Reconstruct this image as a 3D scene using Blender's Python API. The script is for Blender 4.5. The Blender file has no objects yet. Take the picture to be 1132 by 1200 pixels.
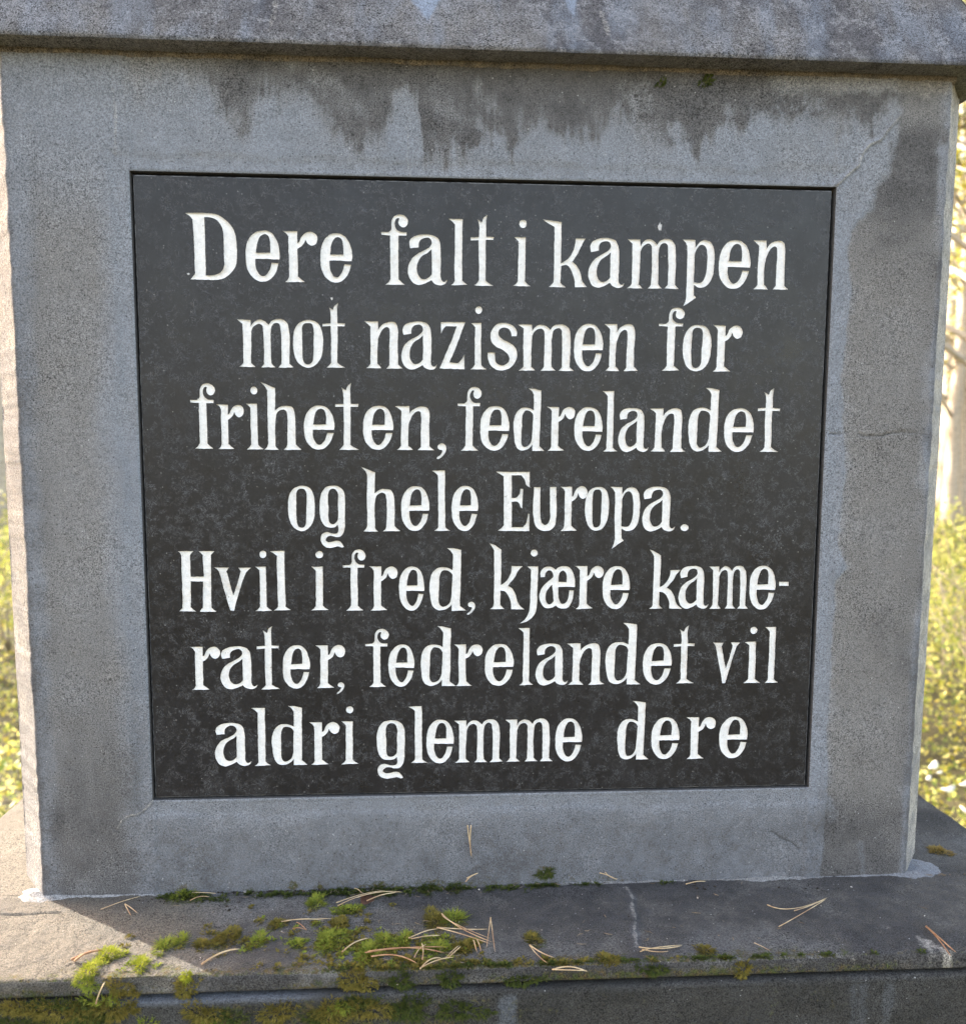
import bpy, math, random
import numpy as np
from mathutils import Vector, Matrix
from mathutils.geometry import tessellate_polygon, delaunay_2d_cdt
random.seed(7); RNG = np.random.default_rng(11)
S = bpy.context.scene; COL = S.collection
GZ = 1.25                      # height of the plaque's centre above the ground (m)

# ------------------------------------------------------------------ camera
FPX, CXP, CYP = 1030.0, 566.0, 632.5
CAM = np.array([-0.0535, -0.7761, 0.0472 + GZ])
yaw, pitch, roll = -0.0617, -0.1074, -0.0047
def _rot(a, b, c):
    Rz = np.array([[math.cos(a), -math.sin(a), 0], [math.sin(a), math.cos(a), 0], [0, 0, 1]])
    Rx = np.array([[1, 0, 0], [0, math.cos(b), -math.sin(b)], [0, math.sin(b), math.cos(b)]])
    Ry = np.array([[math.cos(c), 0, math.sin(c)], [0, 1, 0], [-math.sin(c), 0, math.cos(c)]])
    return Rz @ Rx @ Ry
RC = _rot(yaw, pitch, roll)
cd = bpy.data.cameras.new('camera'); cam = bpy.data.objects.new('camera', cd); COL.objects.link(cam)
M = Matrix.Identity(4)
for r in range(3):
    M[r][0] = RC[r, 0]; M[r][1] = RC[r, 2]; M[r][2] = -RC[r, 1]; M[r][3] = CAM[r]
cam.matrix_world = M
cd.sensor_fit = 'VERTICAL'; cd.sensor_height = 24; cd.sensor_width = 24
cd.lens = 24 * FPX / 1200; cd.shift_y = (CYP - 600) / 1200
cd.clip_start = 0.02; cd.clip_end = 500
cd.dof.use_dof = True; cd.dof.focus_distance = 0.775; cd.dof.aperture_fstop = 4.8
S.camera = cam

# ------------------------------------------------------------------ sky, sun, exposure
SUN_EL = math.radians(24); sdir = np.array([-0.82, 0.57])          # towards the sun: behind the stone, to the left
sdir = sdir / np.linalg.norm(sdir)
w = bpy.data.worlds.new('World'); S.world = w; w.use_nodes = True
nt = w.node_tree; bg = nt.nodes['Background']
sky = nt.nodes.new('ShaderNodeTexSky'); sky.sky_type = 'NISHITA'; sky.sun_disc = False
sky.sun_elevation = SUN_EL; sky.sun_rotation = math.atan2(sdir[0], sdir[1]); sky.air_density = 1.0; sky.dust_density = 3.0; sky.ozone_density = 0.2
tn = nt.nodes.new('ShaderNodeVectorMath'); tn.operation = 'MULTIPLY'; tn.inputs[1].default_value = (1.20, 1.0, .86)   # the phone's warm shade balance
nt.links.new(sky.outputs[0], tn.inputs[0]); nt.links.new(tn.outputs[0], bg.inputs[0]); bg.inputs[1].default_value = 0.08
sl = bpy.data.lights.new('sun', 'SUN'); sl.energy = 3.2; sl.angle = math.radians(0.5); sl.color = (1, 0.92, 0.80)
so = bpy.data.objects.new('sun', sl); COL.objects.link(so)
so.rotation_euler = Vector((-sdir[0] * math.cos(SUN_EL), -sdir[1] * math.cos(SUN_EL), -math.sin(SUN_EL))).to_track_quat('-Z', 'Y').to_euler()
S.view_settings.view_transform = 'Standard'; S.view_settings.look = 'None'
S.view_settings.exposure = 3.48; S.view_settings.gamma = 1
S.render.engine = 'CYCLES'; S.cycles.max_bounces = 6

# ------------------------------------------------------------------ measuring helpers
def plane(px, py, axis, val):
    px = np.asarray(px, float); py = np.asarray(py, float)
    d = np.stack([(px - CXP) / FPX, np.ones_like(px), -(py - CYP) / FPX], -1) @ RC.T
    t = (val - CAM[axis]) / d[..., axis]
    return CAM + d * t[..., None]
def on_front(px, py, y=0.0): return plane(px, py, 1, y)
ZL = -0.3603 + GZ              # ledge top
ZT = 0.3655 + GZ               # top of the shaft
def on_ledge(px, py, z=None): return plane(px, py, 2, ZL if z is None else z)
def fx(px, py): return float(on_front(px, py)[0])
def fz(px, py): return float(on_front(px, py)[2])

def hash2(ix, iy, s):
    h = (ix.astype(np.int64) * 374761393 + iy.astype(np.int64) * 668265263 + s * 1274126177) & 0xffffffff
    h = ((h ^ (h >> 13)) * 1103515245) & 0xffffffff
    h = (h ^ (h >> 16)) & 0xffffffff
    return h / 4294967295.0
def vnoise(x, y, s=0):
    ix = np.floor(x); iy = np.floor(y); u = x - ix; v = y - iy
    u = u * u * (3 - 2 * u); v = v * v * (3 - 2 * v)
    a = hash2(ix, iy, s); b = hash2(ix + 1, iy, s); c = hash2(ix, iy + 1, s); d = hash2(ix + 1, iy + 1, s)
    return (a * (1 - u) + b * u) * (1 - v) + (c * (1 - u) + d * u) * v
def fbm(x, y, f, o=4, s=0):
    x = np.asarray(x, float); y = np.asarray(y, float)
    t = 0; a = .5; n = 0
    for i in range(o):
        t = t + a * vnoise(x * f + 17.3 * i, y * f - 9.1 * i, s + i * 31); n += a; a *= .5; f *= 2.03
    return t / n - .5           # about -.5 .. .5
def sstep(a, b, x):
    t = np.clip((x - a) / (b - a), 0, 1); return t * t * (3 - 2 * t)
def polydist(x, z, pts):
    d = np.full(x.shape, 9.0); side = np.zeros(x.shape)
    for (ax, az), (bx, bz) in zip(pts[:-1], pts[1:]):
        vx, vz = bx - ax, bz - az; L = vx * vx + vz * vz
        t = np.clip(((x - ax) * vx + (z - az) * vz) / L, 0, 1)
        dd = np.hypot(x - ax - t * vx, z - az - t * vz)
        sd = np.sign((x - ax) * vz - (z - az) * vx)
        m = dd < d; d = np.where(m, dd, d); side = np.where(m, sd, side)
    return d, side
def fpts(l): return [tuple(on_front(a, b)[[0, 2]]) for a, b in l]

# ------------------------------------------------------------------ object helpers
def link(o, parent=None):
    COL.objects.link(o)
    if parent is not None: o.parent = parent
    return o
def mesh_np(name, V, F, mat, parent=None, smooth=False, attrs=None, mats=None, midx=None):
    """V (n,3); F (m,k) array of one face size, or list of lists"""
    me = bpy.data.meshes.new(name)
    V = np.asarray(V, np.float32)
    if isinstance(F, np.ndarray):
        k = F.shape[1]; me.vertices.add(len(V)); me.vertices.foreach_set('co', V.ravel())
        me.loops.add(F.size); me.loops.foreach_set('vertex_index', F.ravel().astype(np.int32))
        me.polygons.add(len(F)); me.polygons.foreach_set('loop_start', np.arange(0, F.size, k, dtype=np.int32))
        me.polygons.foreach_set('loop_total', np.full(len(F), k, np.int32)); me.update(calc_edges=True)
    else:
        me.from_pydata(V.tolist(), [], F); me.update()
    me.validate()
    if smooth: me.polygons.foreach_set('use_smooth', np.ones(len(me.polygons), bool))
    for m in (mats or [mat]): me.materials.append(m)
    if midx is not None: me.polygons.foreach_set('material_index', np.asarray(midx, np.int32))
    for an, arr in (attrs or {}).items():
        a = me.attributes.new(an, 'FLOAT_COLOR', 'POINT')
        c = np.ones((len(V), 4), np.float32); c[:, :arr.shape[1]] = arr; a.data.foreach_set('color', c.ravel())
    return link(bpy.data.objects.new(name, me), parent)
def tag(o, label=None, cat=None, group=None, kind=None):
    if label: o['label'] = label
    if cat: o['category'] = cat
    if group: o['group'] = group
    if kind: o['kind'] = kind
    return o
def empty(name, loc):
    o = bpy.data.objects.new(name, None); o.empty_display_size = .1; o.location = loc; return link(o)
def adopt(o, parent):
    o.parent = parent; o.matrix_parent_inverse = Matrix.Translation(-Vector(parent.location)) if parent.type == 'EMPTY' else Matrix.Identity(4)
def grid_faces(nu, nv, keep=None, flip=False):
    i = np.arange(nu - 1)[:, None] * nv + np.arange(nv - 1)[None, :]
    q = np.stack([i, i + nv, i + nv + 1, i + 1], -1)
    if flip: q = q[..., ::-1]
    q = q.reshape(-1, 4)
    return q if keep is None else q[keep.ravel()]

# ------------------------------------------------------------------ materials
class NB:
    def __init__(s, name):
        s.m = bpy.data.materials.new(name); s.m.use_nodes = True; s.t = s.m.node_tree; s.n = s.t.nodes
        s.b = s.n['Principled BSDF']; s.tc = s.n.new('ShaderNodeTexCoord').outputs['Object']
    def set(s, **k):
        for a, v in k.items():
            i = s.b.inputs[a.replace('_', ' ')]
            if hasattr(v, 'is_linked'): s.t.links.new(v, i)
            else: i.default_value = v
    def inp(s, sock, v):
        if hasattr(v, 'is_linked'): s.t.links.new(v, sock)
        else:
            try: sock.default_value = v
            except Exception: sock.default_value = tuple(v) + (1,)
    def noise(s, sc, det=4, rough=.55, dist=0, vec=None, out='Fac'):
        n = s.n.new('ShaderNodeTexNoise'); n.inputs['Scale'].default_value = sc; n.inputs['Detail'].default_value = det
        n.inputs['Roughness'].default_value = rough; n.inputs['Distortion'].default_value = dist
        s.t.links.new(vec or s.tc, n.inputs['Vector']); return n.outputs[out]
    def vor(s, sc, feat='F1', out='Distance', vec=None, rnd=1):
        n = s.n.new('ShaderNodeTexVoronoi'); n.feature = feat; n.inputs['Scale'].default_value = sc; n.inputs['Randomness'].default_value = rnd
        s.t.links.new(vec or s.tc, n.inputs['Vector']); return n.outputs[out]
    def math(s, op, a, b=0.0, c=0.0):
        n = s.n.new('ShaderNodeMath'); n.operation = op
        for i, v in enumerate((a, b, c)): s.inp(n.inputs[i], v)
        return n.outputs[0]
    def ramp(s, v, a, b, lo=0.0, hi=1.0):
        n = s.n.new('ShaderNodeMapRange'); n.interpolation_type = 'SMOOTHSTEP'
        s.inp(n.inputs['Value'], v)
        for k, q in (('From Min', a), ('From Max', b), ('To Min', lo), ('To Max', hi)): s.inp(n.inputs[k], q)
        return n.outputs[0]
    def mix(s, f, a, b, mode='MIX'):
        n = s.n.new('ShaderNodeMix'); n.data_type = 'RGBA'; n.blend_type = mode
        s.inp(n.inputs[0], f); s.inp(n.inputs[6], a if hasattr(a, 'is_linked') else tuple(a) + (1,))
        s.inp(n.inputs[7], b if hasattr(b, 'is_linked') else tuple(b) + (1,)); return n.outputs[2]
    def mulv(s, col, v):
        n = s.n.new('ShaderNodeVectorMath'); n.operation = 'SCALE'; s.inp(n.inputs[0], col); s.inp(n.inputs['Scale'], v); return n.outputs[0]
    def attr(s, name):
        n = s.n.new('ShaderNodeAttribute'); n.attribute_name = name
        p = s.n.new('ShaderNodeSeparateColor'); s.t.links.new(n.outputs['Color'], p.inputs[0]); return p.outputs
    def sep(s, v):
        n = s.n.new('ShaderNodeSeparateColor'); s.t.links.new(v, n.inputs[0]); return n.outputs
    def bump(s, h, dist, strength=1.0, normal=None):
        n = s.n.new('ShaderNodeBump'); n.inputs['Distance'].default_value = dist; n.inputs['Strength'].default_value = strength
        s.inp(n.inputs['Height'], h)
        if normal is not None: s.t.links.new(normal, n.inputs['Normal'])
        return n.outputs[0]

def stone(name, base=(.178, .179, .185), light=(.23, .232, .242), brown=(.175, .169, .164), dark=(.070, .068, .069),
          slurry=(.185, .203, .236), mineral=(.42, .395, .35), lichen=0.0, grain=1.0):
    """weathered cement-faced stone; attributes a: stain, slurry, rough brown; b: moss film, mineral and chamfer light, crack"""
    k = NB(name); A = k.attr('a'); B = k.attr('b')
    big = k.noise(5, 5, .6); mid = k.noise(38, 5, .6); fine = k.noise(900, 3, .7); g2 = k.noise(330, 4, .75)
    c = k.mix(k.ramp(big, .3, .7), base, light)
    c = k.mix(k.ramp(k.math('ADD', A[2], k.math('MULTIPLY', mid, .3)), .35, .95), c, brown)
    if lichen:
        pat = k.noise(48, 8, .78)
        c = k.mix(k.math('MULTIPLY', k.ramp(pat, .5, .56), lichen), c, (.185, .183, .19))
        pat2 = k.noise(26, 8, .75)
        c = k.mix(k.math('MULTIPLY', k.ramp(pat2, .55, .62), lichen * .6), c, (.05, .048, .054))
    c = k.mix(A[1], c, k.mix(k.ramp(mid, .3, .7), slurry, tuple(x * 1.18 for x in slurry)))
    gs = k.ramp(g2, .33, .67, -1.0, 1.0); fs = k.ramp(fine, .3, .7, -1.0, 1.0); m2 = k.ramp(k.noise(95, 5, .7), .3, .7, -1.0, 1.0)
    st = k.ramp(k.math('ADD', k.math('ADD', A[0], k.math('MULTIPLY', gs, .16)), k.math('MULTIPLY', m2, .12)), .12, .85)
    c = k.mix(k.math('MULTIPLY', st, .92), c, k.mix(k.ramp(mid, .35, .65), dark, tuple(x * 1.45 for x in dark)))
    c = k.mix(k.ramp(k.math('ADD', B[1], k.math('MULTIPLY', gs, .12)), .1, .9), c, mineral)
    mg = k.mix(k.ramp(k.noise(160, 3), .35, .7), (.045, .055, .016), (.085, .06, .025))
    c = k.mix(k.ramp(k.math('ADD', B[0], k.math('ADD', k.math('MULTIPLY', gs, .2), k.math('MULTIPLY', m2, .15))), .35, .8), c, mg)
    amt = k.math('MULTIPLY', k.math('SUBTRACT', 1.15, k.math('MULTIPLY', A[1], .5)), grain)
    amt = k.math('MULTIPLY', amt, k.ramp(k.noise(9, 4, .6), .35, .65, .62, 1.15))
    gg = k.math('ADD', k.math('MULTIPLY', gs, .24), k.math('ADD', k.math('MULTIPLY', fs, .56), k.math('MULTIPLY', m2, .12)))
    c = k.mulv(c, k.math('ADD', 1.0, k.math('MULTIPLY', gg, amt)))
    # pits
    n = k.n.new('ShaderNodeTexVoronoi'); n.inputs['Scale'].default_value = 480; k.t.links.new(k.tc, n.inputs['Vector'])
    rs = k.sep(n.outputs['Color'])
    pit = k.math('MULTIPLY', k.ramp(n.outputs['Distance'], k.math('MULTIPLY', rs[2], .2), k.math('ADD', .16, k.math('MULTIPLY', rs[2], .32)), 1.0, 0.0), k.math('GREATER_THAN', rs[0], k.ramp(k.noise(11, 4, .6), .35, .65, .62, .93)))
    c = k.mix(k.math('MULTIPLY', pit, .8), c, k.mulv(c, .26))
    n2 = k.n.new('ShaderNodeTexVoronoi'); n2.inputs['Scale'].default_value = 420; k.t.links.new(k.tc, n2.inputs['Vector'])
    rs2 = k.sep(n2.outputs['Color'])
    spk = k.math('MULTIPLY', k.ramp(n2.outputs['Distance'], .15, .3, 1.0, 0.0), k.math('GREATER_THAN', rs2[1], .985))
    c = k.mix(k.math('MULTIPLY', spk, k.math('MULTIPLY', rs2[2], .6)), c, (.6, .6, .6))
    c = k.mix(B[2], c, (.03, .028, .025))
    h = k.math('ADD', k.math('MULTIPLY', g2, 1.3), k.math('MULTIPLY', fine, 1.1))
    h = k.math('SUBTRACT', h, k.math('MULTIPLY', pit, .8))
    nb = k.bump(h, .0006, .55 * grain); nb = k.bump(mid, .0015, .35, nb)
    k.set(Base_Color=c, Roughness=k.ramp(A[1], 0, 1, .88, .7), Normal=nb); k.b.inputs['Specular IOR Level'].default_value = .35
    return k.m

def granite():
    k = NB('polished_dark_granite')
    big = k.noise(3.2, 5, .6); mid = k.noise(28, 5, .6); f = k.noise(420, 4, .7)
    c = k.mix(k.ramp(big, .3, .72), (.0100, .0103, .0128), (.0150, .0156, .0196))
    c = k.mix(k.ramp(mid, .45, .75, 0, .4), c, (.021, .0205, .0215))
    # wispy pale flecks: thin iso-lines of a strongly warped noise, kept only in patches
    s1 = k.noise(120, 3, .6, 3.5); l1 = k.ramp(k.math('ABSOLUTE', k.math('SUBTRACT', s1, .5)), .0, .05, 1.0, 0.0)
    p1 = k.ramp(k.noise(150, 2, .6), .46, .6)
    s2 = k.noise(75, 4, .65, 4.0); l2 = k.ramp(k.math('ABSOLUTE', k.math('SUBTRACT', s2, .47)), .0, .045, 1.0, 0.0)
    p2 = k.ramp(k.noise(60, 2, .6), .5, .64)
    fl = k.math('MAXIMUM', k.math('MULTIPLY', l1, p1), k.math('MULTIPLY', k.math('MULTIPLY', l2, p2), .5))
    fade = k.ramp(k.noise(14, 3), .3, .7, .45, 1)
    c = k.mix(k.math('MULTIPLY', k.math('MULTIPLY', fl, fade), .62), c, (.135, .138, .15))
    n = k.n.new('ShaderNodeTexVoronoi'); n.inputs['Scale'].default_value = 260; k.t.links.new(k.tc, n.inputs['Vector'])
    r = k.sep(n.outputs['Color'])
    ink = k.math('MULTIPLY', k.ramp(n.outputs['Distance'], .2, .45, 1.0, 0.0), k.math('GREATER_THAN', r[0], .86))
    c = k.mix(k.math('MULTIPLY', ink, .8), c, (.008, .008, .01))
    dot = k.math('MULTIPLY', k.ramp(n.outputs['Distance'], .12, .26, 1.0, 0.0), k.math('GREATER_THAN', r[1], .975))
    c = k.mix(k.math('MULTIPLY', dot, .6), c, (.3, .3, .3))
    c = k.mulv(c, k.math('ADD', 1.0, k.math('ADD', k.math('MULTIPLY', k.ramp(f, .3, .7, -1.0, 1.0), .2), k.math('MULTIPLY', k.ramp(k.noise(90, 5, .7), .3, .7, -1.0, 1.0), .16))))
    # dust in run marks from the top edge
    B = k.attr('b'); c = k.mix(k.math('MULTIPLY', B[1], .5), c, (.22, .225, .235))
    k.set(Base_Color=c, Roughness=k.ramp(mid, .3, .7, .27, .4), Normal=k.bump(k.math('ADD', f, fl), .00012, .5))
    k.b.inputs['Specular IOR Level'].default_value = .40
    return k.m
def paint():
    k = NB('white_letter_paint')
    n1 = k.noise(260, 4, .65); n2 = k.noise(45, 4, .6, .8); n3 = k.noise(900, 2)
    c = k.mix(k.ramp(n1, .35, .7), (.86, .855, .84), (.74, .735, .72))
    c = k.mix(k.math('MULTIPLY', k.ramp(n2, .58, .72), .35), c, (.52, .45, .37))
    c = k.mix(k.math('MULTIPLY', k.ramp(k.noise(500, 3, .7, 1), .64, .72), .8), c, (.25, .24, .22))
    k.set(Base_Color=c, Roughness=.6, Normal=k.bump(k.math('ADD', n1, k.math('MULTIPLY', n3, .4)), .0008, .8)); return k.m
def simple(name, c1, c2, sc=60, rough=.7, spec=.3, trans=None, bump=None, c3=None):
    k = NB(name); f = k.noise(sc, 4, .6)
    c = k.mix(k.ramp(f, .35, .65), c1, c2)
    if c3 is not None: c = k.mix(k.ramp(k.noise(sc * .17, 3), .45, .65), c, c3)
    k.set(Base_Color=c, Roughness=rough); k.b.inputs['Specular IOR Level'].default_value = spec
    if bump: k.set(Normal=k.bump(f, bump, 1))
    if trans:
        t = k.n.new('ShaderNodeBsdfTranslucent'); mx = k.n.new('ShaderNodeMixShader'); mx.inputs[0].default_value = trans
        k.t.links.new(c, t.inputs[0]); k.t.links.new(k.b.outputs[0], mx.inputs[1]); k.t.links.new(t.outputs[0], mx.inputs[2])
        k.t.links.new(mx.outputs[0], k.n['Material Output'].inputs[0])
    return k.m

M_SHAFT = stone('weathered_concrete_shaft')
M_CAP = stone('weathered_concrete_cap', base=(.06, .058, .064), light=(.085, .083, .09), dark=(.034, .033, .037), slurry=(.17, .2, .25), lichen=.8, grain=1.3)
M_LEDGE = stone('weathered_concrete_ledge', base=(.126, .123, .12), light=(.175, .170, .16), brown=(.135, .122, .10), dark=(.036, .0355, .037), slurry=(.12, .13, .15), grain=1.15)
M_BLOCK = stone('weathered_concrete_block', base=(.042, .042, .041), light=(.062, .062, .06), brown=(.045, .042, .037), dark=(.02, .02, .018), slurry=(.08, .09, .105), grain=1.2)
M_MORTAR = stone('pale_lime_mortar', base=(.2, .2, .2), light=(.3, .3, .295), grain=1.0)
M_JOINT = simple('dark_joint_mortar', (.05, .045, .035), (.12, .11, .085), 200, .95, .1, bump=.001)
M_GRAN = granite(); M_PAINT = paint()
M_RIM = simple('lit_granite_arris', (.24, .245, .255), (.06, .062, .07), 180, .55)  # paler than the slab: light caught by the arris, put into its colour

# ------------------------------------------------------------------ the monument
mon = empty('memorial_stone', (0, 0.42, 0))
tag(mon, 'grey concrete memorial stone on a stepped plinth, dark lettered plaque in its face', 'memorial')
def part(o): adopt(o, mon); return o

HP, HH = 0.3000, 0.2707        # half plaque
GAPL, GAPR, GAPT, GAPB = .0015, .0024, .0022, .0010
SX = 0.400                      # half width of the flat face, chamfer beyond
CH = 0.034; CD = 0.045
def seg(a, b, st): n = max(2, int(round(abs(b - a) / st)) + 1); return np.linspace(a, b, n)
ST = 0.0014
def axis_pts(brk, st):
    out = [brk[0]]
    for a, b in zip(brk[:-1], brk[1:]): out += list(seg(a, b, st)[1:])
    return np.array(out)

STAIN_TOP = [(-60, 92), (60, 88), (135, 92), (150, 118), (175, 100), (215, 98), (243, 112), (262, 138), (284, 164), (300, 135), (318, 112), (340, 108), (362, 118),
             (385, 150), (402, 166), (425, 178), (445, 165), (458, 140), (466, 114), (478, 108), (490, 116), (497, 180), (506, 194), (514, 178), (522, 196), (533, 172), (545, 192), (560, 170),
             (575, 152), (592, 162), (600, 196), (608, 160), (635, 150), (655, 160), (668, 150), (690, 166), (712, 150), (722, 138), (738, 148), (748, 158), (762, 176), (775, 172), (790, 150), (805, 158),
             (818, 196), (826, 160), (845, 140), (875, 136), (893, 132), (905, 124), (930, 142), (950, 136), (976, 158), (1000, 146), (1022, 150), (1048, 132), (1070, 120), (1130, 100)]
_sx = np.array([fx(a, b) for a, b in STAIN_TOP]); _sz = np.array([fz(a, b) for a, b in STAIN_TOP])
RL = fpts([(1052, 120), (1050, 152), (1042, 188), (1026, 222), (1018, 246), (1006, 258), (997, 272), (993, 300), (996, 340), (990, 400), (984, 440), (988, 480), (990, 560), (982, 640), (978, 680), (990, 668), (976, 720), (972, 800), (968, 930), (960, 1040)])
RR = fpts([(1106, 120), (1103, 200), (1099, 300), (1094, 380), (1084, 450), (1090, 480), (1078, 520), (1084, 600), (1080, 690), (1066, 760), (1064, 850), (1056, 930), (1050, 1040)])
LL = fpts([(20, 100), (30, 200), (36, 300), (36, 430), (42, 560), (50, 700), (54, 820), (60, 930), (66, 1040)])
LR = fpts([(95, 100), (112, 150), (122, 230), (128, 330), (120, 480), (128, 620), (140, 740), (146, 850), (150, 960), (160, 1040)])
def edge_at(P, z):
    P = sorted(P, key=lambda q: q[1]); return np.interp(z, [q[1] for q in P], [q[0] for q in P])
CR_TR = fpts([(978, 220), (992, 206), (1006, 194), (1010, 180), (1018, 170), (1032, 164), (1040, 152), (1054, 137)])
CR_R = fpts([(968, 507), (985, 509), (1000, 507), (1014, 511), (1030, 511), (1046, 507), (1062, 506), (1092, 510)])
CR_BL = fpts([(180, 938), (172, 947), (162, 954), (150, 956), (143, 961), (138, 971)])
CR_V = fpts([(477, 148), (479, 172), (477, 186), (481, 206)])
CR_B2 = fpts([(905, 975), (918, 984), (927, 987), (936, 995)])
STRK = fpts([(133, 104), (136, 130), (136, 180)])
def front_masks(x, z):
    n1 = fbm(x, z, 22, 5, 3); n2 = fbm(x, z, 90, 4, 8); nv = fbm(x * 3.2, z * .7, 30, 4, 12)
    zb = np.interp(x, _sx, _sz)
    nf = fbm(x * 2.4, z * .35, 140, 4, 17)
    s = sstep(-.014, .020, z - zb + n1 * .018 + n2 * .02 + nv * .022 + nf * .022)
    depth = np.clip((z - zb) / .05, 0, 1)
    xi = x
    amt = np.interp(xi, [-.40, -.30, -.22, -.12, -.02, .10, .2, .27, .33, .40], [.05, .2, .8, .75, 1, 1, 1, .62, .95, .6])
    top = s * amt * np.clip(.78 + 1.2 * n1 + .8 * n2 + .4 * nf, .3, 1.15)
    # pale lime bloom high up at the right
    bloom = sstep(fx(880, 90), fx(930, 90), x) * sstep(fz(990, 116), fz(990, 100), z + n1 * .02 + n2 * .02)
    top = top * (1 - .85 * bloom)
    # dark band under the cap
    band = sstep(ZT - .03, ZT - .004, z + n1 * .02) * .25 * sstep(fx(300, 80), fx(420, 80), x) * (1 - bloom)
    # right column
    rl = edge_at(RL, z); rr = edge_at(RR, z)
    inr = sstep(-.006, .007, x - rl + n2 * .016 + n1 * .008) * sstep(-.008, .008, rr - x + n2 * .018 + n1 * .01)
    
    ur = sstep(fz(1040, 330), fz(1040, 160), z)
    rstain = inr * np.clip(.10 + 1.05 * ur + n1 * .9 + n2 * .4, 0, 1) * sstep(ZT - .02, ZT - .06, z)
    ll = edge_at(LL, z); lr = edge_at(LR, z)
    inl = sstep(-.009, .009, x - ll + n2 * .012) * sstep(-.014, .014, lr - x + n1 * .02)
    inl = inl * sstep(fz(80, 120), fz(80, 300), z)
    # bottom stains
    bb = [(150, 1052), (265, 1046), (300, 1036), (340, 1030), (366, 1032), (395, 1026), (440, 1030), (470, 1018), (482, 1004), (500, 998), (520, 1002), (534, 1018), (548, 1016), (565, 1008), (590, 1000), (625, 992), (665, 994), (690, 1004),
          (704, 1018), (716, 1006), (740, 1002), (760, 1000), (790, 992), (830, 986), (852, 990), (880, 975), (930, 968), (965, 955), (1000, 950), (1040, 948), (1075, 950)]
    bx = np.array([fx(a, b) for a, b in bb]); bz = np.array([fz(a, b) for a, b in bb])
    bot = sstep(.004, -.004, z - np.interp(x, bx, bz) + n2 * .012 + n1 * .008)
    bamt = np.interp(x, [-.30, -.18, -.1, 0, .12, .18, .4], [.15, .8, .85, .9, .8, .62, .5])
    bot = bot * bamt * (.75 + .8 * (n1 + .1))
    streaks = sstep(.02, .22, nv) * .16 * sstep(fz(0, 500), fz(0, 900), z) * (x < -.2)
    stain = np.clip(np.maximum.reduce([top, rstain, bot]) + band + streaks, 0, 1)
    blk = sstep(fx(880, 120), fx(915, 120), x) * sstep(fx(1060, 120), fx(1035, 120), x) * np.exp(-((z - fz(970, 126 )) / .014) ** 2)
    stain = np.maximum(stain, blk * np.clip(.75 + n2 * 1.8 + fbm(x, z, 400, 2, 33), 0, 1))
    # crisp black lichen dots near the top
    for (a, b, r) in [(676, 97, 2.4), (684, 91, 1.8), (690, 88, 1.5), (698, 92, 1.6), (705, 105, 2.2), (712, 110, 2), (718, 113, 2.4), (735, 103, 2.2), (750, 92, 2), (762, 108, 2.6), (775, 97, 4), (768, 104, 3), (806, 91, 2.2),
                      (497, 101, 1.8), (745, 112, 2), (790, 100, 2), (836, 118, 1.8), (895, 108, 1.6), (960, 113, 1.5)]:
        q = on_front(a, b); d = np.hypot(x - q[0], z - q[2]); rr_ = r * .00075
        stain = np.maximum(stain, sstep(rr_ * 1.5, rr_ * .6, d + n2 * .0012) * 1.0)
    slur = np.clip(1 - s * .9, 0, 1) * (.7 + .7 * n1)
    rim = np.maximum(sstep(rl + .001, rl - .001, x + n2 * .006) * (x > .25), sstep(-.001, .004, x - rr + n2 * .008) * (x > .25))
    slur = np.where(x > HP, np.where(z < fz(1000, 250), rim * (.85 + .4 * n1), slur * (1 - inr * .9)), slur)
    wl = sstep(HP - .01, HP + .012, -x + n1 * .01); slur = slur * (1 - wl) + wl * (1 - inl) * (.75 + .5 * n1)
    slate = np.where(x > HP, np.maximum(sstep(rl + .003, rl - .003, x + n2 * .01), rim) * (z < fz(1000, 235)), np.where(x < -HP, 1 - inl, 0)) * (.20 + .35 * n1 + .2 * nv)
    slate = slate * sstep(HP - .004, HP + .02, np.abs(x) + n1 * .01) * sstep(GZ - HH - .06, GZ - HH + .03, z + n1 * .03)
    slate = slate + sstep(.0035, 0, np.abs(np.abs(x) - SX)) * .22
    # light blue drip shapes
    for (a0, b0, a1, b1, wd) in [(475, 118, 480, 204, 11), (855, 950, 856, 1020, 9), (968, 940, 975, 958, 8), (1008, 990, 1010, 1020, 5), (770, 945, 765, 1000, 10)]:
        d, _ = polydist(x, z, fpts([(a0, b0), (a1, b1)])); m = sstep(wd * .0011, wd * .0002, d + n2 * .008) * .7
        slur = np.maximum(slur, m); stain = stain * (1 - .8 * m)
    grime_falloff = sstep(fz(0, 900), fz(0, 1000), z) * (.66 + .5 * n1 + .3 * n2)  # foot dirt, with some of the face's brightness falloff put into the colour
    grime_falloff = np.maximum(grime_falloff, sstep(fz(0, 620), fz(0, 980), z) * sstep(-.22, -.36, x + n1 * .06) * (.62 + .5 * n1 + .5 * nv))
    grime_falloff = np.maximum(grime_falloff, (.30 + .9 * n1 + .3 * nv) * sstep(.36, .385, np.abs(x)) * sstep(ZT, ZT - .1, z))
    stain = np.clip(np.maximum(stain, grime_falloff), 0, 1)
    stain = stain * (1 - .3 * slur) + np.clip(slate, 0, .5)
    bn = np.clip(.35 + n1 * .8, 0, 1) * .4 + .55 * inr + .38 * inl + .3 * sstep(fz(0, 935), fz(0, 1000), z) * sstep(.1, .3, x)
    d1, s1 = polydist(x, z, CR_TR); d1 = d1 + n2 * .0006
    d2, _ = polydist(x, z, CR_R); d2 = d2 + fbm(x, z, 260, 2, 77) * .0026 + np.clip(fbm(x, z, 50, 2, 78), 0, 1) * .002
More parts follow.
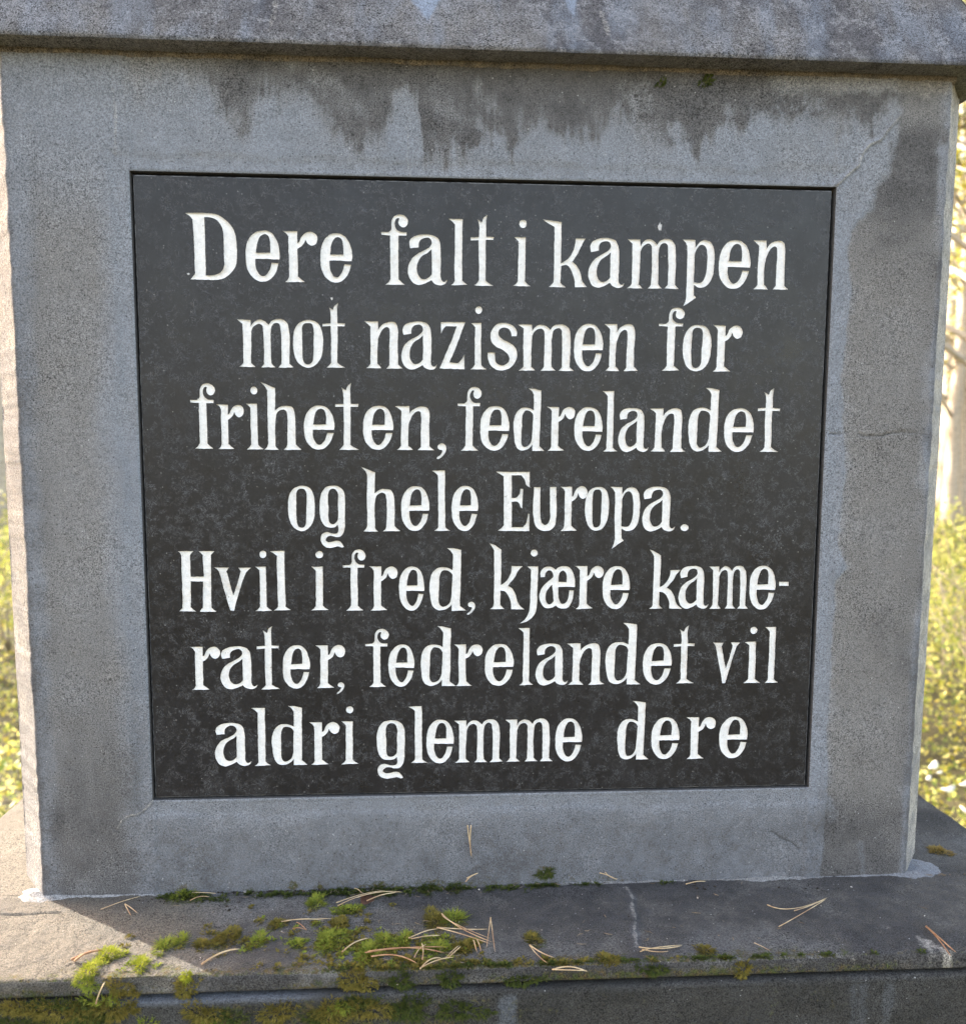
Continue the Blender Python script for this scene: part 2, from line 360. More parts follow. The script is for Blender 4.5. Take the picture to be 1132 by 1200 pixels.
    d3, _ = polydist(x, z, CR_BL); d4, _ = polydist(x, z, CR_V); d5, _ = polydist(x, z, CR_B2)
    dk, _ = polydist(x, z, STRK)
    mineral = np.maximum.reduce([sstep(.0016, .0004, d1) * .42, sstep(.0012, .0003, d3) * .45, sstep(.0032, .0005, dk + n2 * .002) * .3, sstep(.0012, .0003, d4) * .3])
    mineral = np.maximum(mineral, bloom * (.24 + .5 * n1))
    crack = np.maximum.reduce([sstep(.0011, .0003, d2) * .4, sstep(.0011, .0003, d5) * .5,
                               sstep(.0012, .0004, np.abs(d1 - .0017)) * (s1 > 0) * .15, sstep(.001, .0003, np.abs(d3 - .0012)) * .2])
    moss = np.zeros_like(x)
    for (a, b, r) in [(828, 94, 7), (776, 97, 5), (640, 1020, 12), (505, 1040, 14), (215, 1050, 16), (345, 1040, 10), (375, 1040, 8), (445, 1040, 12)]:
        q = on_front(a, b); moss = np.maximum(moss, sstep(r * .001, r * .0003, np.hypot(x - q[0], z - q[2]) + n2 * .01) * .7)
    moss = np.maximum(moss, sstep(ZL + .012, ZL + .001, z + n2 * .02) * sstep(-.30, -.18, x) * sstep(.3, .05, x) * .45)
    # relief
    dxx = np.maximum.reduce([-HP - x, x - HP, GZ - HH - z, z - GZ - HH])
    spl = sstep(.020, .012, dxx + n1 * .012) * .0011
    h = -spl + n1 * .0016 + n2 * .0006 + fbm(x, z, 300, 2, 5) * .0003
    h = h + .0012 * sstep(.004, .0004, d1) * (s1 < 0) + .0012 * sstep(.0012, .0003, d1)
    h = h + .0006 * sstep(.0015, .0003, d3) - .0012 * sstep(.0009, .0002, d2) - .0012 * sstep(.001, .0003, d5)
    h = h + .0007 * np.where(x > HP, rim, 0) + .0006 * np.where(x < -HP, 1 - inl, 0)
    return np.stack([stain, np.clip(slur, 0, 1), np.clip(bn, 0, 1)], -1), np.stack([moss, mineral, crack], -1), h

# shaft: face with its chamfers is one height field; sides and back close the block
xs = axis_pts([-SX - CH, -SX, -HP - GAPL, HP + GAPR, SX, SX + CH], ST)
zs = axis_pts([ZL, GZ - HH - GAPB, GZ + HH + GAPT, ZT], ST)
X, Z = np.meshgrid(xs, zs, indexing='ij')
a_, b_, hgt = front_masks(X, Z)
inset = np.minimum.reduce([np.abs(X + HP + GAPL), np.abs(X - HP - GAPR)])
dx = np.maximum.reduce([-HP - GAPL - X, X - HP - GAPR, np.zeros_like(X)]); dz = np.maximum.reduce([GZ - HH - GAPB - Z, Z - GZ - HH - GAPT, np.zeros_like(X)])
dh = np.hypot(dx, dz)
prof = np.clip(np.abs(X) - SX + .0004 * fbm(X * 0, Z, 120, 3, 9) * 6, 0, None)
prof = np.where(prof < .0014, prof * prof / .0028, prof - .0007) * CD / CH
yy = prof - hgt * sstep(0, .004, dh) + .0012 * sstep(.0022, 0, dh) ** 2
yy = np.where(np.abs(X) >= SX + CH - 1e-6, CD - .002, yy)
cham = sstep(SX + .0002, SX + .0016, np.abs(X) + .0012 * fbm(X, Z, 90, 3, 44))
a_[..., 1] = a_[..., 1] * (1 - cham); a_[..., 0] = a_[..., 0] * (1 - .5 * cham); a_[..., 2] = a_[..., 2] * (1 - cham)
b_[..., 1] = np.maximum(b_[..., 1], cham * (np.where(X > 0, .48, .2) + fbm(X, Z, 60, 3, 41) * .7)); b_[..., 1] = np.clip(b_[..., 1], 0, 1)  # tan cement, plus warm light on the chamfers put into the colour
V = np.stack([X, yy, Z], -1).reshape(-1, 3)
nu, nv = len(xs), len(zs)
cxm = (xs[:-1] + xs[1:]) / 2; czm = (zs[:-1] + zs[1:]) / 2
inh = ((cxm[:, None] > -HP - GAPL) & (cxm[:, None] < HP + GAPR)) & ((czm[None] > GZ - HH - GAPB) & (czm[None] < GZ + HH + GAPT))
F = grid_faces(nu, nv, ~inh)
# reveal round the recess and block sides
extra = []; ev = []
def addq(pts):
    i = len(V) + len(ev); ev.extend(pts); extra.append([i, i + 1, i + 2, i + 3])
xa, xb, za, zb = -HP - GAPL, HP + GAPR, GZ - HH - GAPB, GZ + HH + GAPT
yd = .018; y0 = .0009
addq([(xa, y0, zb), (xb, y0, zb), (xb, yd, zb), (xa, yd, zb)]); addq([(xa, y0, za), (xa, yd, za), (xb, yd, za), (xb, y0, za)])
addq([(xa, y0, za), (xa, y0, zb), (xa, yd, zb), (xa, yd, za)]); addq([(xb, y0, zb), (xb, y0, za), (xb, yd, za), (xb, yd, zb)])
addq([(xa - .004, yd, za - .004), (xb + .004, yd, za - .004), (xb + .004, yd, zb + .004), (xa - .004, yd, zb + .004)])
YC = CD - .002; XO = SX + CH; YB = .84
for s in (-1, 1):
    addq([(s * XO, YC, ZL), (s * XO, YC, ZT), (s * XO, YB - YC, ZT), (s * XO, YB - YC, ZL)])
    addq([(s * XO, YB - YC, ZL), (s * XO, YB - YC, ZT), (s * SX, YB, ZT), (s * SX, YB, ZL)])
addq([(-SX, YB, ZL), (-SX, YB, ZT), (SX, YB, ZT), (SX, YB, ZL)])
addq([(-XO, YC, ZT), (XO, YC, ZT), (XO, YB - YC, ZT), (-XO, YB - YC, ZT)])
V2 = np.concatenate([V, np.array(ev)]); F2 = np.concatenate([F, np.array(extra)])
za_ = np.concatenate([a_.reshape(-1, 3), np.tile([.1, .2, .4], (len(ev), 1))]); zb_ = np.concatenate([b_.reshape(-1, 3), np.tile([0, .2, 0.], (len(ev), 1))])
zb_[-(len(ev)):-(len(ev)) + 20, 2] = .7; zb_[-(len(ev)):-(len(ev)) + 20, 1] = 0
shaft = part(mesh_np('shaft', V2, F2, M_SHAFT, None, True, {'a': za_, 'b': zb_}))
shaft.data.polygons.foreach_set('use_smooth', np.arange(len(F2)) < len(F))

# ------------------------------------------------------------------ cap: overhanging block whose faces lean back as they rise
def cap_masks(x, z):
    n1 = fbm(x, z, 14, 5, 23); n2 = fbm(x, z, 70, 4, 28); nv = fbm(x * 3, z, 20, 4, 29)
    st = np.clip(.22 + n1 * .9 + n2 * .5, 0, 1) * .8
    sl = np.clip(nv * 1.3 + .03, 0, .35)
    mi = np.zeros_like(x)
    for (pts, wd) in [([(496, -20), (500, 20), (502, 36)], 13), ([(668, -20), (669, 10), (671, 27)], 7)]:
        d, _ = polydist(x, z, fpts(pts)); w_ = wd * .0008 * np.clip((z - fz(pts[-1][0], pts[-1][1])) / .02, .1, 1.2)
        m = sstep(w_ + .001, w_ - .002, d + n2 * .003); sl = np.maximum(sl, m); st = st * (1 - m)
    for pts in [[(322, -10), (325, 20), (321, 50)], [(704, 18), (706, 36), (708, 52)]]:
        d, _ = polydist(x, z, fpts(pts)); mi = np.maximum(mi, sstep(.0035, .0008, d + n2 * .004) * .33)
    return np.stack([st, np.clip(sl, 0, 1), np.clip(.5 + n1, 0, 1)], -1), np.stack([np.zeros_like(x), mi, np.zeros_like(x)], -1), n1 * .002 + n2 * .0009 + fbm(x, z, 260, 2, 3) * .0005
CW, CB, CSL, CHT = .446, ZT + .0015, .50, .26
capV, capF, capA, capB = [], [], [], []; off = 0
def add_grid(P, A, B, flip=False):
    global off
    n, m = P.shape[:2]; capV.append(P.reshape(-1, 3)); capF.append(grid_faces(n, m, None, flip) + off); capA.append(A.reshape(-1, 3)); capB.append(B.reshape(-1, 3)); off += n * m
us = axis_pts([-1, 1], .003); hs = axis_pts([0, .10, CHT], .002)
for side in range(4):
    st_ = .0018 if side == 0 else .006
    us = seg(-1, 1, st_ / CW); hs = np.concatenate([seg(0, .09, st_), seg(.09, CHT, .01)[1:]])
    U, H = np.meshgrid(us, hs, indexing='ij')
    half = CW - CSL * H
    x = U * half; A, B, hg = cap_masks(x + side * 3, H + CB)
    rnd = .003 * np.exp(-H / .0015) + .003 * sstep(.985, 1, np.abs(U)) ** 2
    o = -(half) + hg * -1 * sstep(0, .006, H) * sstep(1, .98, np.abs(U)) + rnd
    y0c = .42
    if side == 0: P = np.stack([x, o + y0c, H + CB], -1)
    elif side == 1: P = np.stack([-o, x + y0c, H + CB], -1)
    elif side == 2: P = np.stack([-x, -o + y0c, H + CB], -1)
    else: P = np.stack([o, -x + y0c, H + CB], -1)
    add_grid(P, A, B)
t = CW - CSL * CHT; zt_ = CB + CHT
def quad_grid(c, n=2): return np.array(c, float).reshape(2, 2, 3)
z3 = np.full((2, 2, 3), .2)
add_grid(quad_grid([(-t, .42 - t, zt_), (-t, .42 + t, zt_), (t, .42 - t, zt_), (t, .42 + t, zt_)]), z3, z3 * 0)
ux = axis_pts([-CW + .002, CW - .002], .004); uy = np.concatenate([seg(.42 - CW + .0025, .02, .0015), seg(.02, .42 + CW - .003, .02)[1:]])
X, Y = np.meshgrid(ux, uy, indexing='ij'); nn = fbm(X, Y, 40, 4, 60)
Zc = CB + nn * .0016 * sstep(.42 - CW + .003, .42 - CW + .007, Y)
A = np.stack([.1 + nn * .8, 0 * nn, .8 + 0 * nn], -1); B = np.stack([0 * nn, 0.0 + 0 * nn, 0 * nn], -1)
add_grid(np.stack([X, Y, Zc], -1), np.clip(A, 0, 1), B, True)
cap = part(mesh_np('cap', np.concatenate(capV), np.concatenate(capF), M_CAP, None, True, {'a': np.concatenate(capA), 'b': np.concatenate(capB)}))
# crumbling mortar line between shaft and cap
def strip_joint(name, x0, x1, y, z0, z1, mat, jag, seed, amt=.003):
    xs_ = seg(x0, x1, .003); n = len(xs_); nz = 4
    R = np.linspace(0, 1, nz); X, T = np.meshgrid(xs_, R, indexing='ij')
    lo = z0 + jag * fbm(xs_, xs_ * 0, 60, 4, seed)[:, None]; Zz = lo + (z1 - lo) * T
    Yy = y - amt * (fbm(X, Zz, 90, 4, seed + 1) + .3) * np.sin(T * math.pi) ** .5
    Yy[:, 0] += .004
    nn = fbm(X, Zz, 200, 3, seed + 2)
    return part(mesh_np(name, np.stack([X, Yy, Zz], -1).reshape(-1, 3), grid_faces(n, nz), mat, None, True,
                        {'a': np.stack([np.clip(.4 + nn, 0, 1), 0 * nn, .6 + 0 * nn], -1).reshape(-1, 3), 'b': np.zeros((n * nz, 3))}))
M_BEDMORTAR = stone('brown_bed_mortar', base=(.17, .15, .12), light=(.27, .24, .19), brown=(.2, .17, .135), grain=1.1)
strip_joint('bed_mortar', -SX - .004, SX + .004, -.0010, ZT - .0035, ZT + .0025, M_BEDMORTAR, .004, 91, .0022)

# ------------------------------------------------------------------ plinth: ledge slabs and lower block
LXW, LYF, LTH = .521, -.127, .0135
LYB = .84 + .127
def ledge_masks(x, y):
    n1 = fbm(x, y, 16, 5, 51); n2 = fbm(x, y, 90, 4, 55)
    fr = y - LYF
    foot = sstep(.085, .125, fr + n1 * .05) * (y < 0)
    st = np.clip(.42 + .5 * foot * sstep(.45, -.2, x) + n1 * .9 + n2 * .4, 0, 1)
    st = np.where(x > .0, np.clip(st + .12, 0, 1), st)
    st = st * (1 - .62 * sstep(-.20, -.29, x))                      # left end cleared of stain: sunlight on the wedge brightened by colour
    st = np.clip(st, 0, 1)
    pale = sstep(.12, .3, fbm(x, y, 45, 4, 58)) * sstep(.05, .02, fr + n2 * .03) * sstep(.1, .25, x) * .5
    vein = [tuple(on_ledge(a, b)[[0, 1]]) for a, b in [(734, 1040), (741, 1052), (740, 1062), (745, 1078), (743, 1090), (746, 1110)]]
    d, _ = polydist(x, y, vein); d = d + n2 * .003
    wv = .0026 + .0008 * np.sin(y * 400)
    mi = np.maximum(sstep(wv, .0006, d) * .42, pale)
    sl = np.clip(sstep(.006, .001, d) * .6 + np.clip(n1 * 1.2, 0, .5) * .5, 0, 1)
    jt = [tuple(on_ledge(a, b)[[0, 1]]) for a, b in [(-60, 1073), (0, 1072), (40, 1071), (72, 1069)]]
    dj, _ = polydist(x, y, jt); dj = dj + n2 * .001
    cr = sstep(.0014, .0005, dj) * .8
    moss = sstep(.02, .002, fr + n2 * .03 + n1 * .02) * np.interp(x, [-.5, -.35, -.2, -.05, .1, .3, .5], [.3, .55, .6, .7, .62, .45, .3])
    for (a, b, r) in [(219, 1050, 22), (130, 1122, 12), (105, 1138, 10), (193, 1111, 9), (267, 1101, 18), (236, 1108, 9), (302, 1104, 9), (325, 1084, 9), (348, 1107, 10), (387, 1104, 18), (371, 1058, 14), (407, 1067, 16), (502, 1042, 14), (533, 1043, 11),
                      (445, 1042, 16), (510, 1080, 18), (535, 1079, 14), (451, 1106, 11), (474, 1105, 10), (510, 1113, 26), (545, 1111, 16), (431, 1122, 14), (624, 1101, 10), (712, 1127, 12), (826, 1115, 9), (1100, 998, 15)]:
        q = on_ledge(a, b); r_ = r * .0008; m = np.abs(x - q[0]) < .05
        moss = np.where(m, np.maximum(moss, .7 * sstep(r_ * 1.5, r_ * .5, np.hypot(x - q[0], (y - q[1]) * .8) + n2 * .022)), moss)
    moss = np.maximum(moss, .5 * sstep(.018, .006, np.hypot((x + .14) / 1.0, (y + .075) * 1.3) + n2 * .03))
    h = n1 * .0022 + n2 * .0011 + fbm(x, y, 300, 2, 6) * .0006 + sstep(.004, .001, d) * .0006 - sstep(.002, .0003, dj) * .002
    return np.stack([st, sl * sstep(-.34, -.2, x), np.clip(.5 + n1 + .6 * sstep(-.2, -.36, x), 0, 1)], -1), np.stack([np.clip(moss, 0, 1), mi, cr], -1), h  # browner left end: the tan of the sunlit wedge put into the colour
def ledge_slab(name, x0, x1, y0, y1, front=True, label=None):
    xs_ = seg(x0, x1, .0016 if front else .004)
    if front:   # profile runs over the top, round the worn arris and down the lip
        tt = np.concatenate([seg(y1, LYF + .003, .0016), [LYF + .0022, LYF + .0014, LYF + .0007, LYF + .0002, LYF]])
        zz = np.concatenate([np.zeros(len(tt) - 5), [-.0002, -.0006, -.0013, -.0022, -.0034]])
        yv = np.concatenate([tt, np.full(8, LYF), [LYF + .004, LYF + .02]]); zv = np.concatenate([zz, np.linspace(-.0045, -LTH, 8), [-LTH - .001, -LTH - .001]])
    else:
        yv = seg(y1, y0, .004); zv = np.zeros(len(yv))
    X, T = np.meshgrid(xs_, np.arange(len(yv)), indexing='ij'); Y = np.broadcast_to(yv, X.shape); Zp = np.broadcast_to(zv, X.shape)
    A, B, h = ledge_masks(X, Y)
    lip = sstep(-.002, -.006, Zp)
    ln = fbm(X, Zp * 1.5, 60, 4, 71); chip = np.clip(fbm(X, X * 0, 30, 4, 72) - .12, 0, 1) * .012 * (Zp < -.001)
    Yo = Y + lip * (ln * .0022) + chip * (Zp > -.010)
    Zo = ZL + Zp + np.where(Zp > -.003, h, -.0006 * ln)
    A[..., 0] = np.where(lip > 0, np.clip(A[..., 0] * .5 + .55 + ln * .9, 0, 1) * np.where(X < -.24, .7, 1), A[..., 0])
    A[..., 1] *= (1 - lip)
    mlip = np.interp(X, [-.5, -.36, -.28, -.22, -.14, -.02, .06, .2, .3, .5], [.5, .62, .3, .25, .45, .52, .62, .6, .42, .3]) + fbm(X, Zp, 35, 3, 75) * .5
    B[..., 0] = np.where(lip > 0, np.clip(mlip * lip * (.6 + sstep(-.004, -.012, Zp) * .5), 0, 1), B[..., 0])
    V = np.stack([X, Yo, Zo], -1).reshape(-1, 3); n, m = X.shape
    F = grid_faces(n, m, None, True)
    ev = []; ex = []
    for (xx, sgn) in ((x0, -1), (x1, 1)):     # end faces
        i = len(V) + len(ev); ev += [(xx, y0, ZL - .001), (xx, y1, ZL - .001), (xx, y1, ZL - LTH), (xx, y0, ZL - LTH)]; ex.append([i, i + 1, i + 2, i + 3])
    V = np.concatenate([V, np.array(ev)]); F = np.concatenate([F, np.array(ex)])
    o = mesh_np(name, V, F, M_LEDGE, None, True, {'a': np.concatenate([A.reshape(-1, 3), np.tile([.3, .2, .4], (8, 1))]), 'b': np.concatenate([B.reshape(-1, 3), np.zeros((8, 3))])})
    part(o); return o
ledge_slab('ledge_slab', -LXW, LXW, LYF, 0.004)
ledge_slab('ledge_slab', -LXW, -SX + .01, 0.0045, LYB, False)
ledge_slab('ledge_slab', SX - .01, LXW, 0.0045, LYB, False)
ledge_slab('ledge_slab', -SX + .01, SX - .01, .80, LYB, False)

# lower block
BXW, BYF = LXW - .006, LYF - .0045
zt = ZL - LTH - .0035
xs_ = seg(-BXW, BXW, .0016); prof_z = np.concatenate([[0, 0, -.0004, -.0012, -.0024, -.004], -seg(.006, .09, .0016), -seg(.09, zt, .05)[1:]])
prof_y = np.concatenate([[.03, .0040, .0022, .0010, .0003, 0], np.zeros(len(prof_z) - 6)])
X, T = np.meshgrid(xs_, np.arange(len(prof_z)), indexing='ij'); Zp = np.broadcast_to(prof_z, X.shape); Yp = np.broadcast_to(prof_y, X.shape)
n1 = fbm(X, Zp, 20, 5, 81); n2 = fbm(X, Zp, 100, 4, 84)
A = np.stack([np.clip(.4 + n1 * 1.2 + n2 * .5, 0, 1), np.clip(n1, 0, .4), .5 + n1], -1)
ridge = sstep(-.006, -.001, Zp) * np.interp(X, [-.32, -.29, -.16, -.12], [0, 1, 1, 0])
drip = 0
for (px_, w_) in [(596, 10), (1010, 5), (1040, 6), (1000, 4)]:
    q = plane(px_, 1175, 1, BYF); drip = np.maximum(drip, sstep(w_ * .001, w_ * .0004, np.abs(X - q[0]) + n2 * .006) * sstep(-.001, -.008, Zp) * (.9 if px_ == 596 else .3))
A[..., 1] = np.clip(np.maximum(A[..., 1], np.maximum(ridge * .8, drip)), 0, 1); A[..., 0] *= 1 - .8 * np.clip(ridge + drip, 0, 1)
mb = np.interp(X, [-.5, -.36, -.34, -.25, -.23, -.2, -.185, -.16, -.14, -.08, -.02, .02, .5], [.62, .6, .4, .05, .5, .5, .1, .55, .6, .62, .4, .15, .15])
mb = np.clip((mb + n1 * .7) * sstep(.001, -.009, Zp), 0, 1)
Bm = np.stack([mb, 0 * mb, 0 * mb], -1)
V = np.stack([X, BYF + Yp - (n1 * .002 + n2 * .001 + fbm(X, Zp, 300, 2, 2) * .0005) * (Yp == 0), zt + Zp + (Yp > 0) * n2 * .001], -1).reshape(-1, 3)
F = grid_faces(len(xs_), len(prof_z), None, True); i = len(V); e = BYF + .03
V = np.concatenate([V, [(-BXW, BYF, zt), (-BXW, LYB, zt), (-BXW, LYB, 0), (-BXW, BYF, 0), (BXW, BYF, zt), (BXW, LYB, zt), (BXW, LYB, 0), (BXW, BYF, 0)]])
F = np.concatenate([F, [[i, i + 1, i + 2, i + 3], [i + 7, i + 6, i + 5, i + 4], [i + 1, i + 5, i + 6, i + 2], [i, i + 4, i + 5, i + 1]]])
V[i:i + 8, 2] -= np.where(V[i:i + 8, 2] > .1, .004, 0)
part(mesh_np('plinth_block', V, F, M_BLOCK, None, True, {'a': np.concatenate([np.clip(A, 0, 1).reshape(-1, 3), np.tile([.5, 0, .5], (8, 1))]), 'b': np.concatenate([Bm.reshape(-1, 3), np.zeros((8, 3))])}))
# recessed dark joint between ledge and block
o = mesh_np('joint_mortar', np.array([(-BXW + .01, LYF + .006, ZL - LTH - .0045), (BXW - .01, LYF + .006, ZL - LTH - .0045), (BXW - .01, LYF + .006, ZL - LTH + .001), (-BXW + .01, LYF + .006, ZL - LTH + .001)]), [[0, 1, 2, 3]], M_JOINT); part(o)

# pale mortar fillet along the foot of the shaft, spread out at the corners
xs_ = seg(-SX - .012, SX + .014, .0018); T = np.linspace(0, 1, 7)
X, TT = np.meshgrid(xs_, T, indexing='ij')
wd = .0052 + .004 * fbm(xs_, xs_ * 0, 25, 4, 101) + .003 * fbm(xs_, xs_ * 0, 160, 3, 102)
wd = wd + .012 * np.exp(-((xs_ - SX - .004) / .012) ** 2) + .008 * np.exp(-((xs_ + SX) / .02) ** 2); wd = np.clip(wd, .0015, 1)
hh = np.clip(.0035 + .003 * fbm(xs_, xs_ * 0, 30, 4, 103), .001, 1)
Y = .003 - (wd[:, None] + .003) * TT; Zz = ZL - .0012 + (hh[:, None] + .0012) * (1 - TT) ** 1.6 + fbm(X, TT * .01, 200, 3, 104) * .0012
nn = fbm(X, TT * .02, 50, 4, 105); whit = np.interp(X, [-.42, -.36, -.26, -.16, .04, .10, .2, .36, .42], [.35, .25, .15, .0, .1, .3, .35, .15, .0])
part(mesh_np('mortar_fillet', np.stack([X, Y, Zz], -1).reshape(-1, 3), grid_faces(len(xs_), 7, None, True), M_MORTAR, None, True,
     {'a': np.clip(np.stack([np.interp(X, [-.42, -.33, -.24, .0, .1, .2, .4], [0, .2, .8, .8, .45, .5, .35]) + nn * .6, np.where(X > .3, .5, .1) + 0 * X, .3 + 0 * X], -1), 0, 1).reshape(-1, 3),
      'b': np.clip(np.stack([np.interp(X, [-.3, -.2, .05, .2], [0, .35, .4, 0]), whit * .7 + nn * .3, 0 * X], -1), 0, 1).reshape(-1, 3)}))
# thin slurry apron that has run out round the right-hand foot
def apron(cx, cy, rx, ry, seed, mineral, slur, name='mortar_glare_apron'):
    n, m = 40, 12; th = np.linspace(0, 2 * math.pi, n, endpoint=False); rr = np.linspace(0, 1, m)
    TH, R = np.meshgrid(th, rr, indexing='ij'); k = 1 + .5 * fbm(np.cos(TH), np.sin(TH), 2.6, 5, seed)
    x = cx + rx * R * k * np.cos(TH); y = cy + ry * R * k * np.sin(TH); z = ZL + .0026 * (1 - R ** 2.5) + fbm(x, y, 120, 3, seed) * .0012 - .0004
    V = np.stack([x, y, z], -1).reshape(-1, 3); F = [[i * m + j, ((i + 1) % n) * m + j, ((i + 1) % n) * m + j + 1, i * m + j + 1] for i in range(n) for j in range(m - 1)]
    nn = fbm(x, y, 40, 3, seed + 1); 
    return part(mesh_np(name, V, F, M_MORTAR, None, True, {'a': np.clip(np.stack([.25 + nn, slur + 0 * nn, .3 + nn], -1), 0, 1).reshape(-1, 3), 'b': np.clip(np.stack([0 * nn, mineral + nn * .6, 0 * nn], -1), 0, 1).reshape(-1, 3)}))
q = on_ledge(1082, 1022); apron(q[0] + .000, q[1] + .008, .021, .02, 5, -.1, .7)
q = on_ledge(32, 1052); apron(q[0] + .010, q[1] + .006, .02, .015, 9, .35, .1)  # left blob: sun glare at the foot, painted as a pale patch

# ------------------------------------------------------------------ plaque and lettering
YPL = 0.0032                   # plaque face lies a little behind the stone face
def parse(s):
    P = []
    for t in s.split():
        c = t.endswith('*'); a, b = t.rstrip('*').split(','); P.append((float(a), float(b), c))
    return P
def spline(P, n=6):
    out = []; N = len(P)
    for i in range(N):
        p1, p2 = P[i], P[(i + 1) % N]
        c1, c2 = p1[2], p2[2]
        a = np.array(p1[:2]); b = np.array(p2[:2])
        p0 = a - (b - a) if c1 else np.array(P[i - 1][:2]); p3 = b + (b - a) if c2 else np.array(P[(i + 2) % N][:2])
        L = np.hypot(*(b - a)); k = max(2, int(L / 12))
        if c1 and c2: m1 = m2 = b - a
        else:
            d0 = np.hypot(*(a - p0)) + 1e-6; d2 = np.hypot(*(p3 - b)) + 1e-6
            m1 = ((a - p0) / d0 * L + (b - a)) / 2 if not c1 else (b - a)
            m2 = ((p3 - b) / d2 * L + (b - a)) / 2 if not c2 else (b - a)
        for j in range(k):
            t = j / k; out.append((2 * t**3 - 3 * t**2 + 1) * a + (t**3 - 2 * t**2 + t) * m1 + (-2 * t**3 + 3 * t**2) * b + (t**3 - t**2) * m2)
    return np.array(out)
def ell(cx, cy, rx, ry): return ' '.join(f'{cx + rx * math.cos(t):.1f},{cy - ry * math.sin(t):.1f}' for t in np.linspace(0, 2 * math.pi, 12, endpoint=False))
